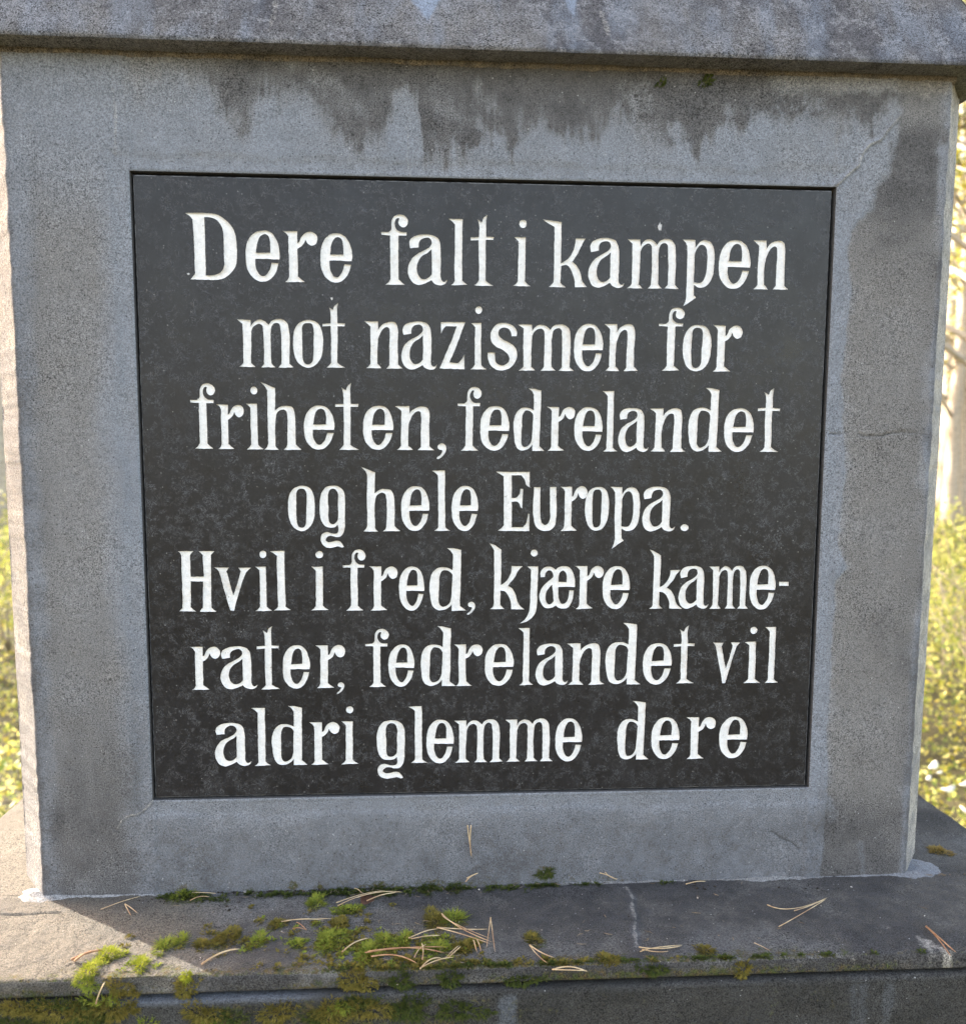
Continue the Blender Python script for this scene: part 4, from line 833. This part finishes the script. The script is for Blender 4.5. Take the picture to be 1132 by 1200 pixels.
# moss tufts
def moss_mesh(rx, ry, h, n, face, seed, L=.004):
    """feathery shoots: a stem with short leaflets, spread over an uneven cushion"""
    rg = np.random.default_rng(seed); V = []; F = []
    lob = rg.uniform(0, 6.28, 3)
    for i in range(n):
        a = rg.uniform(0, 6.283); r = math.sqrt(rg.uniform(0, 1)); k = 1 + .35 * math.sin(2 * a + lob[0]) + .25 * math.sin(3 * a + lob[1]) + .15 * math.sin(5 * a + lob[2])
        x, y = rx * r * k * math.cos(a), ry * r * k * math.sin(a); z = h * (1 - r * r) * rg.uniform(.0, 1)
        d = np.array([math.cos(a) * (.3 + r) + rg.normal(0, .5), math.sin(a) * (.3 + r) + rg.normal(0, .5), rg.uniform(.15, 1.1)]); d /= np.linalg.norm(d)
        l = L * rg.uniform(.5, 1.35); sdv = np.cross(d, [0, 0, 1]); sdv /= np.linalg.norm(sdv) + 1e-9; up = np.cross(sdv, d)
        base = np.array([x, y, z]); m = 5; w_ = .00022
        b = len(V); tip = base + d * l - np.array([0, 0, .25 * l])
        V += [base - sdv * w_, base + sdv * w_, tip]; F.append([b, b + 1, b + 2])
        for j in range(m):
            t = (j + .6) / m; p = base + (tip - base) * t
            for s in (-1, 1):
                q = p + (sdv * s * rg.uniform(.6, 1.1) + d * .9 + up * rg.uniform(-.3, .6)) * (.0013 * (1.15 - t))
                b = len(V); V += [p - d * .0003, p + d * .0003, q]; F.append([b, b + 1, b + 2])
    V = np.array(V)
    if face: V = np.stack([V[:, 0], -V[:, 2], V[:, 1]], 1)
    return V, F
MG = 'tufts of moss growing on the ledge'
def moss(px, py, rx, ry, col, label, where='ledge', n=None, h=.003, L=.004, seed=[100]):
    seed[0] += 1
    if where == 'ledge': c = on_ledge(px, py)
    elif where == 'face': c = on_front(px, py)
    elif where == 'block': c = on_front(px, py, BYF)
    else: c = on_front(px, py, LYF)
    pxm = .00066 if where in ('ledge', 'lip', 'block') else .00074
    rx_, ry_ = rx * pxm, ry * pxm * (2.2 if where == 'ledge' else 1)
    n = n or int(60 + 9e5 * rx_ * ry_ * 3.0)
    V, F = moss_mesh(rx_, ry_, h, n, where != 'ledge', seed[0], L)
    o = mesh_np('moss_tuft', V, F, MOSSM[col], None, False); o.location = c
    if label: tag(o, label, 'moss', MG)
    return o
ms = moss
ms(219, 1049, 16, 6, 'green', 'dark green moss cushion at the left foot of the stone', h=.006)
ms(219, 1049, 20, 5, 'dark', 'blackish low moss round the green cushion at the left foot')
ms(130, 1119, 12, 6, 'bright', 'bright yellow moss tuft in the sunlit patch, right of the brown needle bundle', h=.005, L=.006)
ms(105, 1138, 9, 7, 'bright', 'bright yellow moss tuft at the ledge edge in the sunlit patch', h=.005, L=.006)
ms(166, 1131, 7, 5, 'bright', 'lone yellow moss tuft just inside the sunlit triangle', h=.004, L=.006)
ms(193, 1110, 9, 7, 'green', 'yellow green moss plume on the shadow line', h=.005, L=.007)
ms(213, 1103, 6, 5, 'green', 'tiny green moss plume right of the shadow-line plume', h=.004, L=.006)
ms(267, 1100, 17, 7, 'olive', 'brownish olive moss cushion left of centre', h=.006)
ms(236, 1108, 8, 5, 'olive', 'small olive moss bit left of the brownish cushion', h=.003)
ms(302, 1104, 7, 8, 'green', 'green moss tuft right of the brownish cushion', h=.004, L=.006)
ms(325, 1084, 8, 5, 'olive', 'olive moss bit at the left end of the long level needles', h=.004)
ms(348, 1107, 9, 4, 'green', 'flat green moss patch below the bent needle bit', h=.003)
ms(387, 1104, 14, 12, 'green', 'large green moss patch left of the needle heap', h=.006, L=.006)
ms(398, 1086, 11, 7, 'olive', 'olive moss above the large green patch', h=.004)
ms(371, 1058, 12, 6, 'green', 'green moss at the foot of the stone left of the dead leaf', h=.005, L=.005)
ms(407, 1067, 15, 5, 'green', 'low green moss under the pair of needles on the dead leaf', h=.003)
ms(502, 1040, 12, 7, 'dark', 'dark green moss cushion at the foot of the stone at centre', h=.006)
ms(533, 1041, 9, 5, 'dark', 'small dark moss cushion right of the centre cushion', h=.005)
ms(445, 1040, 11, 6, 'dark', 'blackish moss above the dead leaf', h=.005)
ms(402, 1044, 12, 4, 'dark', 'thin blackish moss along the foot of the stone left of the dead leaf', h=.003)
ms(510, 1080, 13, 9, 'olive', 'olive brown moss tuft above the tangled heap', h=.006, L=.006)
ms(532, 1078, 15, 5, 'green', 'long feathery green moss running right above the tangled heap', h=.005, L=.008)
ms(451, 1105, 8, 7, 'green', 'green moss tuft above the long level needles of the heap', h=.004, L=.006)
ms(474, 1103, 7, 6, 'green', 'small moss tuft touching the left end of the heap', h=.004, L=.006)
ms(510, 1112, 20, 5, 'green', 'flat green moss beneath the tangled heap', h=.002)
ms(545, 1110, 14, 6, 'olive', 'olive moss under the right end of the heap', h=.003)
ms(431, 1118, 10, 12, 'green', 'moss trail running down to the ledge front left of the heap', h=.004, L=.005)
ms(624, 1101, 9, 4, 'olive', 'small brown moss bit above the V shaped needle pair', h=.003)
ms(712, 1126, 9, 6, 'olive', 'small olive moss tuft at the ledge front below the pale vein', h=.004)
ms(826, 1114, 8, 4, 'olive', 'small olive moss bit near the ledge front right of centre', h=.004)
ms(1100, 998, 15, 5, 'straw', 'straw yellow dry moss on the right-hand ledge beside the shaft', h=.004)
ms(640, 1024, 8, 6, 'dark', 'dark moss climbing the foot of the stone below the plaque', 'face', h=.003, n=90)
ms(828, 95, 7, 5, 'dark', 'small green moss cushion under the cap, upper right', 'face', h=.003, n=70, L=.003)
ms(775, 97, 5, 4, 'dark', 'tiny blackish moss spot under the cap', 'face', h=.002, n=36, L=.0025)
# moss draped over the lip and joint
for (a, b, rx, ry, c, lb) in [(141, 1156, 14, 9, 'olive', 'olive moss hanging over the lip below the yellow tufts'), (219, 1158, 10, 15, 'olive', 'narrow olive moss tuft hanging over the lip at the end of the sunlit edge'), (219, 1144, 5, 5, 'bright', 'sunlit yellow tip of the moss at the end of the sunlit edge'),
                              (102, 1152, 12, 9, 'green', 'green moss hanging over the lip, leftmost'), (420, 1150, 18, 14, 'olive', 'brown green moss falling over the lip left of the heap'), (470, 1149, 14, 8, 'dark', 'dark moss on the lip under the heap'),
                              (528, 1147, 15, 7, 'dark', 'dark moss on the lip right of the heap'), (613, 1149, 20, 5, 'dark', 'flat dark moss in the joint below the V shaped needles'), (764, 1136, 16, 5, 'dark', 'dark moss on the lip below the crossed needles'),
                              (870, 1136, 9, 8, 'olive', 'olive moss stem on the lip right of centre')]:
    ms(a, b, rx, ry, c, lb, 'lip', h=.004)
def moss_mat(spots, name, label, col):
    Va = []; Fa = []; o_ = 0
    for i, (a, b, rx, ry) in enumerate(spots):
        c = on_front(a, b, BYF + .0005); V, F = moss_mesh(rx * .00066, ry * .00066, .004, int(rx * ry * 1.3), True, 500 + i, .005)
        V = V + c; Va.append(V); Fa += [[k + o_ for k in f] for f in F]; o_ += len(V)
    return tag(mesh_np(name, np.concatenate(Va), Fa, MOSSM[col], None, False), label, 'moss', None, 'stuff')
moss_mat([(60, 1184, 60, 10), (130, 1182, 34, 14), (20, 1180, 30, 6), (240, 1188, 22, 12), (325, 1188, 20, 13), (385, 1186, 24, 13), (430, 1182, 24, 14)], 'moss_mat', 'olive brown moss mats over the upper edge of the lower block', 'olive')
moss_mat([(80, 1176, 40, 5), (110, 1190, 26, 9), (270, 1192, 18, 8), (372, 1192, 16, 8), (420, 1174, 20, 7), (480, 1180, 26, 13), (540, 1184, 24, 12), (30, 1200, 30, 8)], 'moss_mat', 'dark green moss mats in the joint and on the lower block', 'dark')
moss_mat([(120, 1172, 22, 4), (400, 1180, 16, 6), (170, 1200, 12, 6), (250, 1200, 16, 6)], 'moss_mat', 'scattered green moss shoots below the joint', 'green')

def moss_film(spots, label, col, seed):
    rg = np.random.default_rng(seed); Va = []; Fa = []; o_ = 0
    for (a, b, sx, sy, n) in spots:
        for i in range(n):
            c = on_ledge(a + rg.normal(0, sx), b + rg.normal(0, sy)); c[1] = np.clip(c[1], LYF + .001, -.003)
            V, F = moss_mesh(rg.uniform(.0012, .004), rg.uniform(.0012, .004), .0012, int(rg.uniform(8, 34)), False, int(rg.integers(1e6)), .0032); V = V + c; Va.append(V); Fa += [[k + o_ for k in f] for f in F]; o_ += len(V)
    return tag(mesh_np('moss_film', np.concatenate(Va), Fa, MOSSM[col], None, False), label, 'moss', None, 'stuff')
moss_film([(400, 1110, 30, 10, 40), (480, 1112, 40, 12, 50), (440, 1132, 60, 3, 40), (260, 1104, 40, 8, 24), (620, 1128, 90, 3, 30), (380, 1075, 40, 8, 22)], 'thin olive moss shoots creeping between the larger tufts', 'olive', 61)
moss_film([(410, 1112, 30, 10, 26), (490, 1108, 34, 10, 30), (330, 1095, 50, 10, 16), (140, 1128, 22, 6, 10)], 'thin green moss shoots creeping between the larger tufts', 'green', 62)
moss_film([(380, 1048, 70, 1.6, 60), (520, 1042, 60, 1.4, 50), (230, 1054, 24, 2, 16), (650, 1034, 50, 1.4, 24), (820, 1130, 120, 1, 30), (600, 1137, 120, 1, 36)], 'blackish moss shoots lining the foot of the stone and the ledge edge', 'dark', 63)
# crumbs of bark, grit and lichen along the foot
ico = [(0, 0, -1), (.72, -.53, -.45), (-.28, -.85, -.45), (-.89, 0, -.45), (-.28, .85, -.45), (.72, .53, -.45), (.28, -.85, .45), (-.72, -.53, .45), (-.72, .53, .45), (.28, .85, .45), (.89, 0, .45), (0, 0, 1)]
icf = [(0, 1, 2), (1, 0, 5), (0, 2, 3), (0, 3, 4), (0, 4, 5), (1, 5, 10), (2, 1, 6), (3, 2, 7), (4, 3, 8), (5, 4, 9), (1, 10, 6), (2, 6, 7), (3, 7, 8), (4, 8, 9), (5, 9, 10), (6, 10, 11), (7, 6, 11), (8, 7, 11), (9, 8, 11), (10, 9, 11)]
def crumbs(name, label, spots, mat, seed):
    rg = np.random.default_rng(seed); Va = []; Fa = []; o_ = 0
    for (a, b, sx, sy, n, r) in spots:
        for i in range(n):
            c = on_ledge(a + rg.normal(0, sx), b + rg.normal(0, sy)); c[1] = min(c[1], -.001) if abs(c[0]) < .4 else c[1]; rr = r * rg.uniform(.25, 1.15) * .8
            V = np.array(ico) * rr * rg.uniform(.5, 1.6, (1, 3)) * [1, 1, .6] * rg.uniform(.6, 1.25, (12, 1)) + c + [0, 0, rr * .35 + .0005]
            Va.append(V); Fa += [[k + o_ for k in f] for f in icf]; o_ += 12
    return tag(mesh_np(name, np.concatenate(Va), Fa, mat, None, False), label, 'dirt', None, 'stuff')
crumbs('dirt_crumbs', 'dark crumbs of bark and dirt gathered along the foot of the stone', [(310, 1045, 45, 2.5, 130, .0013), (440, 1042, 60, 2, 110, .0012), (180, 1056, 20, 3, 22, .001), (640, 1035, 40, 2, 40, .001), (820, 1042, 12, 3, 12, .0018), (970, 1042, 30, 1.5, 10, .0012), (600, 1085, 260, 22, 90, .0006), (272, 1062, 8, 3, 12, .0013), (286, 1112, 3, 2, 5, .0012)], simple('dark_crumb', (.02, .018, .015), (.05, .04, .03), 400, .9), 3)
crumbs('pale_grit', 'pale grains of grit and seeds scattered over the ledge', [(600, 1090, 270, 25, 70, .0006), (290, 1044, 2, 1, 2, .0016), (440, 1030, 40, 4, 6, .001), (820, 1054, 3, 1, 1, .0016), (830, 1072, 2, 1, 1, .0014), (560, 1043, 3, 1, 2, .0018), (995, 1040, 2, 1, 1, .0012)], simple('pale_grit', (.42, .36, .3), (.6, .58, .55), 400, .8), 4)
rg = np.random.default_rng(8); Va = []; Fa = []; o_ = 0
for (a, b, sx, sy, n) in [(470, 1100, 60, 14, 34), (430, 1045, 60, 3, 26), (640, 1100, 120, 18, 22), (300, 1075, 70, 18, 20), (900, 1085, 110, 18, 14), (600, 1038, 60, 3, 12), (1090, 1000, 14, 6, 10), (130, 1100, 50, 18, 10)]:
    for i in range(n):
        c = on_ledge(a + rg.normal(0, sx), b + rg.normal(0, sy)); c[1] = np.clip(c[1], LYF + .004, -.004); an = rg.uniform(0, 3.14); L = rg.uniform(.002, .009); d = np.array([math.cos(an), math.sin(an) * .8, 0]) * L
        bend = np.array([-d[1], d[0], .3 * L]) * rg.uniform(-.25, .25)
        V, F = tube([c - d / 2, c + bend, c + d / 2], np.array([.6, 1, .4]) * rg.uniform(.00018, .0004), 4); V[:, 2] += .0012 + abs(rg.normal(0, .0006)); Va.append(V); Fa += [[q + o_ for q in f] for f in F]; o_ += len(V)
M_FRAG = simple('grey_brown_fragments', (.10, .075, .05), (.34, .25, .16), 30, .8, .2, c3=(.2, .17, .14))
tag(mesh_np('litter_fragments', np.concatenate(Va), Fa, M_FRAG, None, True), 'broken bits of old pine needle and fibre scattered over the ledge', 'litter', None, 'stuff')
# chips knocked out of the granite beside the lettering
def chip(px, py, w_, h_, seed):
    c = on_front(px, py, YPL); rg = np.random.default_rng(seed); n = 12; V = [(c[0], YPL - .00012, c[2])]
    for k in range(n):
        a = k / n * 6.283; r = rg.uniform(.6, 1.2); V.append((c[0] + w_ * r * math.cos(a), YPL - .00004, c[2] + h_ * r * math.sin(a)))
    return mesh_np('surface_chip', np.array(V), [[0, (k + 1) % n + 1, k + 1] for k in range(n)], simple('bruised_granite', (.4, .4, .4), (.55, .55, .55), 400, .8), plaque)
chip(773, 266, .0018, .0038, 1); chip(389, 350, .0012, .0013, 2); chip(244, 326 - 4, .0003, .0003, 3) if False else None; chip(221, 321, .0012, .0009, 4)

# ------------------------------------------------------------------ ground, undergrowth and woods behind
def ground_mat():
    k = NB('forest_floor'); f = k.noise(3, 6, .65); g = k.noise(30, 5, .7)
    c = k.mix(k.ramp(f, .35, .65), (.06, .058, .02), (.09, .075, .028)); c = k.mix(k.ramp(g, .45, .7), c, (.035, .028, .016))
    k.set(Base_Color=c, Roughness=.95, Normal=k.bump(g, .03, 1)); return k.m
gx = np.concatenate([-np.geomspace(150, 1, 50), np.linspace(-.9, .9, 7), np.geomspace(1, 150, 50)])
X, Y = np.meshgrid(gx, gx, indexing='ij')
Zg = fbm(X, Y, .35, 4, 200) * .25 * sstep(1.5, 5, np.hypot(X, Y)) + fbm(X, Y, 2.3, 3, 205) * .04 * sstep(1.0, 2, np.hypot(X, Y))
def gz(x, y): return fbm(x, y, .35, 4, 200) * .25 * sstep(1.5, 5, np.hypot(x, y))
o = mesh_np('ground', np.stack([X, Y, Zg], -1).reshape(-1, 3), grid_faces(len(gx), len(gx)), ground_mat(), None, True); o['kind'] = 'structure'
def leaf_mat(name, c1, c2, c3, sc=3, tr=.45):
    k = NB(name); f = k.noise(sc, 4, .7); g = k.noise(sc * 14, 2)
    c = k.mix(k.ramp(f, .38, .62), c1, c2); c = k.mix(k.ramp(g, .46, .58), c, c3)
    k.set(Base_Color=c, Roughness=.55); k.b.inputs['Specular IOR Level'].default_value = .3
    t = k.n.new('ShaderNodeBsdfTranslucent'); mx = k.n.new('ShaderNodeMixShader'); mx.inputs[0].default_value = tr
    k.t.links.new(c, t.inputs[0]); k.t.links.new(k.b.outputs[0], mx.inputs[1]); k.t.links.new(t.outputs[0], mx.inputs[2])
    k.t.links.new(mx.outputs[0], k.n['Material Output'].inputs[0]); return k.m
M_UNDER = leaf_mat('bilberry_leaves', (.50, .52, .11), (.62, .56, .20), (.15, .21, .05), 2.2)
M_UNDER2 = leaf_mat('lower_greenery', (.26, .33, .05), (.38, .38, .05), (.5, .4, .07), 2.2)
M_BIRCHL = leaf_mat('yellow_birch_leaves', (.45, .36, .06), (.36, .33, .06), (.22, .25, .05), 1.2, .5)
M_PINEL = leaf_mat('pine_foliage', (.05, .085, .03), (.08, .11, .035), (.10, .10, .03), 1.5, .25)
def leaves(P, size, rg, flat=.5):
    n = len(P); nrm = rg.normal(0, 1, (n, 3)); nrm[:, 2] = np.abs(nrm[:, 2]) + flat; nrm /= np.linalg.norm(nrm, axis=1)[:, None]
    t = np.cross(nrm, rg.normal(0, 1, (n, 3))); t /= np.linalg.norm(t, axis=1)[:, None]; b = np.cross(nrm, t)
    s = (size * rg.uniform(.55, 1.35, n))[:, None]
    V = np.stack([P - t * s, P + b * s * .55 - nrm * s * .12, P + t * s, P - b * s * .55 - nrm * s * .12], 1).reshape(-1, 3)
    return V, np.arange(4 * n).reshape(-1, 4)
def scatter(n, rmin, rmax, size, seed, hmax, az=(-75, 75), pw=1.6):
    rg = np.random.default_rng(seed); u = rg.uniform(0, 1, n) ** pw
    r = rmin + (rmax - rmin) * u; a = np.radians(rg.uniform(az[0], az[1], n)); x = CAM[0] + r * np.sin(a); y = CAM[1] + r * np.cos(a)
    m = ~((np.abs(x) < .56) & (y > -.16) & (y < 1.0)); x, y, r = x[m], y[m], r[m]
    mound = np.clip(fbm(x, y, 1.7, 4, 210) * 1.6 + .35, .02, 1.1); z = gz(x, y) + hmax * mound * rg.uniform(0, 1, len(x)) ** .7 * 1.3
    sz = size * (.8 + .07 * r); return leaves(np.stack([x, y, z], 1), sz, rg)
V, F = scatter(125000, 1.5, 14, .014, 31, .34); tag(mesh_np('undergrowth', V, F, M_UNDER), 'yellow green sunlit bilberry undergrowth behind the stone', 'undergrowth', None, 'stuff')
V, F = scatter(60000, 1.5, 12, .013, 32, .16); tag(mesh_np('low_greenery', V, F, M_UNDER2), 'low green plants between the bilberry on the woodland floor', 'undergrowth', None, 'stuff')
V, F = scatter(50000, 10, 45, .03, 33, .5); tag(mesh_np('far_undergrowth', V, F, M_UNDER), 'hazy yellow undergrowth far back among the trees', 'undergrowth', None, 'stuff')
# pale fallen leaves caught in the grass at the right
M_PALE = leaf_mat('pale_leaf', (.7, .7, .62), (.6, .62, .5), (.75, .72, .66), 20, .2)
for i, (a, b, s) in enumerate([(1093, 897, .024), (1110, 924, .026), (1129, 918, .02), (1132, 950, .022), (1088, 912, .014), (1100, 905, .012)]):
    d = plane(a, b, 2, .22); n = 10; th = np.linspace(0, 2 * math.pi, n, endpoint=False)
    rr = np.stack([np.cos(th) * s, np.sin(th) * s * .55, .25 * s * np.cos(2 * th)], 1); V = np.concatenate([[(0, 0, .003)], rr, [(0, 0, .0025)], rr - [0, 0, .0008]])
    F = [[0, k + 1, (k + 1) % n + 1] for k in range(n)] + [[n + 1, n + 2 + (k + 1) % n, n + 2 + k] for k in range(n)] + [[k + 1, n + 2 + k, n + 2 + (k + 1) % n, (k + 1) % n + 1] for k in range(n)]
    o = mesh_np('pale_leaf', V, F, M_PALE, None, True); o.location = d; o.rotation_euler = (random.uniform(-.6, .2) + .5, random.uniform(-.4, .4), random.uniform(0, 3))
    lb = ['pale leaf in the grass nearest the shaft, just above the ledge corner', 'largest pale leaf in the grass, below the first one', 'pale leaf at the right edge of the picture', 'pale leaf lowest down at the right edge', 'little pale leaf tucked left under the topmost', 'little pale leaf between the two larger ones'][i]
    tag(o, lb, 'leaf', 'pale leaves caught in the grass')

def bark(name, c1, c2, c3):
    k = NB(name); mp = k.n.new('ShaderNodeMapping'); mp.inputs['Scale'].default_value = (1, 1, 5 if c3 else .4); k.t.links.new(k.tc, mp.inputs[0])
    f = k.noise(9, 5, .7, .5, mp.outputs[0]); c = k.mix(k.ramp(f, .45, .62), c1, c2)
    if c3: c = k.mix(k.ramp(k.noise(14, 4, .7, 0, mp.outputs[0]), .6, .68), c, c3)
    k.set(Base_Color=c, Roughness=.85, Normal=k.bump(f, .01, 1)); return k.m
M_BB = bark('birch_bark', (.5, .45, .38), (.36, .31, .26), (.05, .045, .04)); M_PB = bark('pine_bark', (.20, .11, .07), (.12, .085, .07), None)
def tree_proto(kind, H, seed):
    rg = np.random.default_rng(seed); root = bpy.data.objects.new(kind + '_tree', None); root.empty_display_size = .3
    n = 14; t = np.linspace(0, 1, n); bx = np.cumsum(rg.normal(0, .035, n)); by = np.cumsum(rg.normal(0, .035, n)); bx -= bx[0]; by -= by[0]
    P = np.stack([bx, by, -.3 + t * (H + .3)], 1); r0 = .012 * H + .015; Va, Fa = [], []; o_ = 0
    V, F = tube(P, r0 * (1.12 - t) ** .8 + .004, 10); Va.append(V); Fa += F; o_ = len(V); cl = []
    nb = 26 if kind == 'birch' else 30
    for i in range(nb):
        h = rg.uniform(.22 if kind == 'birch' else .45, .97); k = h * (n - 1); i0 = int(k); p = P[i0] + (P[min(i0 + 1, n - 1)] - P[i0]) * (k - i0)
        a = rg.uniform(0, 6.283); Lb = H * (.26 if kind == 'birch' else .2) * (1.15 - h) * rg.uniform(.7, 1.3) + .25; ups = .75 if kind == 'birch' else .15
        s = np.linspace(0, 1, 6)[:, None]; d = np.array([math.cos(a), math.sin(a), ups]); B = p + d * Lb * s + np.array([0, 0, -.35 if kind == 'birch' else .1]) * Lb * s ** 2 + rg.normal(0, .03, (6, 3)) * s
        V, F = tube(B, (r0 * .28 * (1.1 - h) + .006) * (1.1 - s[:, 0]), 5); Va.append(V); Fa += [[q + o_ for q in f] for f in F]; o_ += len(V)
        for j in range(int(5 + Lb * 5)):
            u = rg.uniform(.3, 1); c = p + d * Lb * u + np.array([0, 0, -.35 if kind == 'birch' else .1]) * Lb * u * u + rg.normal(0, .1, 3); cl.append(c)
            if j % 2 == 0:
                V, F = tube([p + d * Lb * u * .9 + np.array([0, 0, (-.35 if kind == 'birch' else .1) * Lb * u * u]), c, c + rg.normal(0, .12, 3)], [.005, .004, .002], 4); Va.append(V); Fa += [[q + o_ for q in f] for f in F]; o_ += len(V)
    tr = mesh_np('trunk', np.concatenate(Va), Fa, M_BB if kind == 'birch' else M_PB, root, True)
    cl = np.array(cl); m = 17 if kind == 'birch' else 40
    Pp = np.repeat(cl, m, 0) + rg.normal(0, .16 if kind == 'birch' else .12, (len(cl) * m, 3)) * [1, 1, .8]
    V, F = leaves(Pp, .03 if kind == 'birch' else .032, rg, 0); crn = mesh_np('crown', V, F, M_BIRCHL if kind == 'birch' else M_PINEL, root)
    COL.objects.link(root); return root
def copy_tree(r):
    c = r.copy(); COL.objects.link(c)
    for ch in r.children:
        k = ch.copy(); COL.objects.link(k); k.parent = c
    return c
protos = {('birch', 0): tree_proto('birch', 9, 1), ('birch', 1): tree_proto('birch', 11, 2), ('pine', 0): tree_proto('pine', 13, 3)}
used = set()
TREES = [('birch', 0, 1109, 15.0, .9, 'slender pale birch trunk seen just right of the shaft'), ('pine', 0, 1124, 17.0, .9, 'reddish brown pine trunk at the right edge beside the birch'),
         ('birch', 1, 1160, 9.0, .8, 'birch with yellow leaves overhanging the right edge'), ('birch', 0, 1118, 16, 1.0, 'farther yellow birch behind the slender one at the right'),
         ('birch', 1, 1170, 15, 1.0, 'yellow birch beyond the right edge, well back'), ('pine', 0, 1215, 11, 1.0, 'tall pine standing out to the right'),
         ('birch', 1, 2, 13, 1.1, 'yellow birch seen just left of the stone'), ('pine', 0, -60, 16, 1.0, 'tall pine out to the left'), ('birch', 0, -30, 18, 1.2, 'farther yellow birch at the left'),
         ('birch', 0, 1100, 22, 1.2, 'distant birch right of the shaft'), ('birch', 1, 1132, 26, 1.2, 'most distant birch at the right edge'), ('birch', 1, 20, 24, 1.2, 'most distant birch at the left edge')]
for i, (kd, pi, px, dist, sc, lb) in enumerate(TREES):
    r = protos[(kd, pi)]
    if (kd, pi) in used: r = copy_tree(r)
    used.add((kd, pi))
    d = RC @ np.array([(px - CXP) / FPX, 1, 0]); d = d[:2] / np.linalg.norm(d[:2]); x, y = CAM[0] + d[0] * dist, CAM[1] + d[1] * dist
    r.location = (x, y, float(gz(np.array(x), np.array(y)))); r.rotation_euler.z = i * 1.9; r.scale = (sc, sc, sc)
    tag(r, lb, 'tree', 'birches and pines behind the stone')
# far wood: one mass of foliage with stems
rg = np.random.default_rng(77); n = 170000
a = np.radians(rg.uniform(-80, 80, n)); r = rg.uniform(30, 48, n); z = rg.uniform(0, 1, n) ** 1.2 * (17 + 6 * fbm(a * 9, a * 0, 1, 4, 3) * 2)
k = fbm(a * 30, z * .5, 1, 4, 9) > -.18; a, r, z = a[k], r[k], z[k]
V, F = leaves(np.stack([r * np.sin(a), r * np.cos(a), z], 1), .16, rg, 0)
tag(mesh_np('distant_wood', V, F, M_BIRCHL), 'far yellow and green woodland behind the trees', 'wood', None, 'stuff')
# low shrubs and twigs at the right
for i, (px, dist, h, lb) in enumerate([(1112, 5.4, .5, 'twiggy young shrub just right of the shaft'), (1135, 6.2, .55, 'second twiggy shrub at the right edge'), (1165, 4.9, .8, 'twiggy shrub beyond the right edge'), (4, 6.0, .6, 'yellow shrub at the left edge beside the stone'), (-35, 5.6, 1.0, 'yellow shrub beyond the left edge')]):
    rg = np.random.default_rng(300 + i); Va, Fa = [], []; o_ = 0; cl = []
    d = RC @ np.array([(px - CXP) / FPX, 1, 0]); d = d[:2] / np.linalg.norm(d[:2]); x, y = CAM[0] + d[0] * dist, CAM[1] + d[1] * dist
    for s in range(9):
        a = rg.uniform(0, 6.28); t = np.linspace(0, 1, 7)[:, None]; tip = np.array([math.cos(a) * .3, math.sin(a) * .3, h * rg.uniform(.7, 1.1)]); P = tip * t + np.array([0, 0, .15]) * t * (1 - t) + rg.normal(0, .015, (7, 3)) * t
        V, F = tube(P, .006 * (1.15 - t[:, 0]), 5); Va.append(V); Fa += [[q + o_ for q in f] for f in F]; o_ += len(V)
        for j in range(5):
            b = P[2 + j % 5]; q = b + np.array([rg.normal(0, .12), rg.normal(0, .12), rg.uniform(.08, .25)]); V, F = tube([b, (b + q) / 2 + rg.normal(0, .01, 3), q], [.003, .0025, .0015], 4); Va.append(V); Fa += [[w_ + o_ for w_ in f] for f in F]; o_ += len(V); cl += [b, q, (b + q) / 2]
    root = bpy.data.objects.new('shrub', None); COL.objects.link(root); root.location = (x, y, float(gz(np.array(x), np.array(y)))); tag(root, lb, 'shrub', 'low shrubs behind the stone')
    mesh_np('stems', np.concatenate(Va), Fa, simple('grey_twig', (.3, .25, .2), (.4, .35, .3), 40) if i == 0 else bpy.data.materials['grey_twig'], root, True)
    Pp = np.repeat(np.array(cl), 9, 0) + rg.normal(0, .05, (len(cl) * 9, 3)); V, F = leaves(Pp, .013, rg, 0); mesh_np('leaves', V, F, M_UNDER, root)
print('verts', sum(len(m.vertices) for m in bpy.data.meshes))
